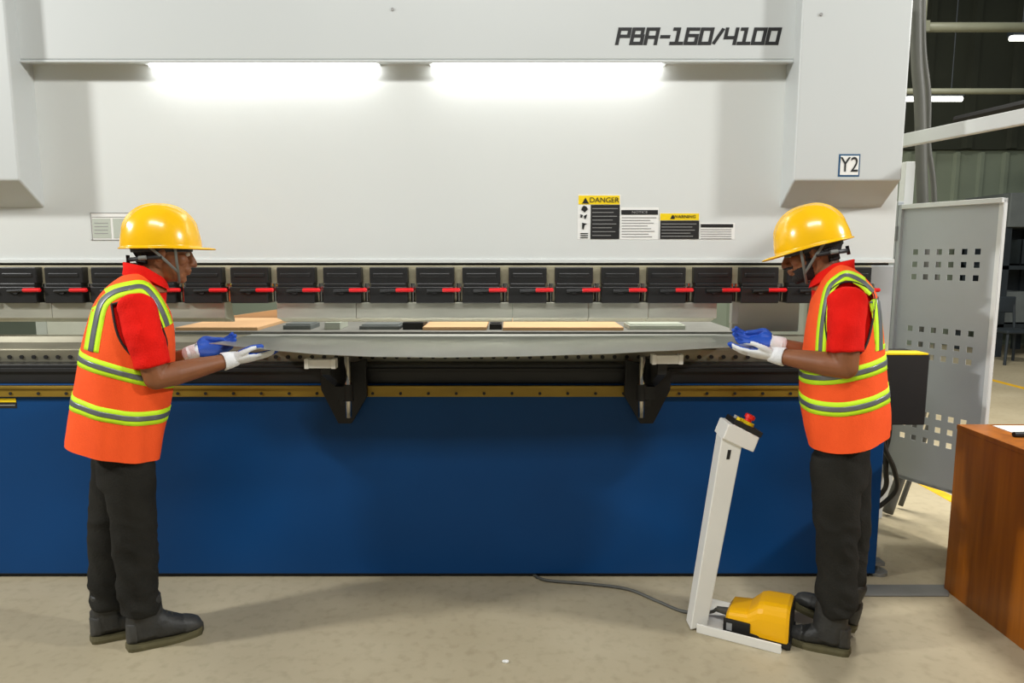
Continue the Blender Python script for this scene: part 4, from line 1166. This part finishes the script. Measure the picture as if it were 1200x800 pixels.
    # ---------------- gloves
    for key, ts in (('near', S['near_ts']), ('far', -S['near_ts'])):
        inner, sh, el, wr = arms[key]
        fd, dl, curl, full = S[key + '_hand']
        ts = S.get(key + '_ts', ts)
        me, T = make_hand(wr, fd, dl, ts, curl, thumb_in=0.02 if full else 0.0)
        g = link('glove', me, 'glove_white', root, True)
        TI = T.inverted(); R3 = T.to_3x3().inverted()
        def coat(c, n):
            q = TI @ c; nl = R3 @ n
            if full: return (q.x > 0.012 and nl.z < 0.25) or q.x > 0.085 or (q.x > 0.05 and q.z < -0.02)
            return (q.x > 0.02 and nl.z < -0.45) or q.x > 0.158 or (q.x > 0.088 and q.z < -0.024)
        cm = shell(me, 'palm_coating', coat, 0.0012)
        if cm: link('palm_coating', cm, 'glove_blue', g, True)
        d = (el - wr).normalized()
        build(MB().tube([wr + d * 0.040, wr + d * 0.036, wr + d * 0.012, wr - d * 0.02], [0.033, 0.0365, 0.0345, 0.029], 20, cap=False), 'cuff', 'glove_white', g, True)
    FRAME[0] = Matrix.Identity(3)
    for c in {o.data for o in root.children_recursive}: c.transform(back)
    return root

left = dict(f=1, Y0=3.03, label='worker in orange vest and level yellow hard hat with no beard', seed=1.3,
    pelvis=(146, 545), head=(190, 293), headpitch=0.15, hatpitch=-0.01, headk=1.04, hatk=1.0, neck=(171, 325), beard=False,
    vest=[(321, 152, 360, 196, .040, .085), (325, 141, 366, 199, .036, .12), (337, 125, 374, 201, .028, .16), (355, 111, 386, 203, .016, .185),
          (378, 103, 402, 204, .004, .192), (410, 95, 425, 204, 0, .188), (450, 88, 455, 202, 0, .182), (490, 81, 492, 195, -.004, .180), (519, 76, 531, 187, -.008, .180)],
    near_shoulder=(160, 362), near_elbow=(183, 443, -.20), near_wrist=(272, 421, -.12),
    far_shoulder=(166, 362), far_elbow=(188, 432, .20), far_wrist=(229, 412, .10),
    sleeve=0.82,
    near_leg=[(152, 548, -.075), (157, 625, -.07), (165, 718, -.065)], far_leg=[(137, 548, .075), (129, 620, .07), (128, 709, .07)],
    near_boot=(146, 241, -.065, 0.0, 0.0), far_boot=(104, 196, .07, 0.0, 0.0),
    armhole=[(131, 358), (149, 353), (168, 351), (182, 367), (191, 387), (196, 408), (186, 424), (168, 424), (152, 414), (138, 392)],
    vstripes=[[(107, 414), (112, 385), (119, 358), (133, 345), (152, 339), (168, 338), (180, 350), (190, 368), (196, 384)]],
    hstripes=[(417, 91, 444, 205, 0.0), (467, 82, 480, 198, -0.015)],
    vw=0.023, near_ts=1, near_hand=((1.0, 0.02, 0.04), (0.1, -0.35, -1), 0.06, False),
    far_hand=((0.98, -0.05, 0.14), (-0.1, 0.55, -0.8), 0.22, True))
right = dict(f=-1, Y0=2.91, label='bearded worker in orange vest with yellow hard hat tilted forward, foot at pedal', seed=5.7,
    pelvis=(986, 545), head=(953, 292), headpitch=0.25, hatpitch=0.26, headk=1.0, hatk=0.97, neck=(975, 322), beard=True,
    vest=[(312, 992, 345, 955, .038, .085), (316, 1001, 352, 951, .034, .12), (327, 1014, 362, 949, .026, .16), (343, 1025, 376, 946, .014, .185),
          (366, 1031, 398, 943, .004, .192), (405, 1036, 425, 940, 0, .188), (445, 1041, 455, 938, 0, .182), (480, 1045, 490, 940, -.008, .180), (504, 1044, 515, 947, -.028, .178)],
    near_shoulder=(992, 356), near_elbow=(991, 430, -.20), near_wrist=(908, 416, -.12),
    far_shoulder=(990, 356), far_elbow=(985, 425, .20), far_wrist=(907, 402, .10),
    sleeve=0.76,
    near_leg=[(978, 548, -.07), (981, 622, -.07), (980, 716, -.065)], far_leg=[(992, 548, .075), (995, 620, .07), (986, 706, .07)],
    near_boot=(999, 919, -.075, 0.0, 0.0), far_boot=(1004, 922, .065, 0.03, 0.22),
    armhole=[(970, 345), (981, 335), (995, 331), (1012, 337), (1025, 349), (1021, 385), (1011, 412), (992, 418), (976, 414), (968, 385)],
    vstripes=[[(962, 414), (964, 385), (968, 357), (973, 338), (983, 328), (993, 324), (1010, 332), (1023, 344)], [(1029, 352), (1031, 372), (1032, 392), (1032, 414)]],
    hstripes=[(421, 1038, 436, 939, -0.01), (457, 1044, 465, 939, -0.025)],
    vw=0.017, near_ts=-1, near_hand=((-1.0, 0.02, 0.04), (-0.1, -0.35, -1), 0.12, False),
    far_hand=((-0.98, -0.05, 0.08), (0.1, 0.55, -0.8), 0.20, True))
make_person(left)
make_person(right)
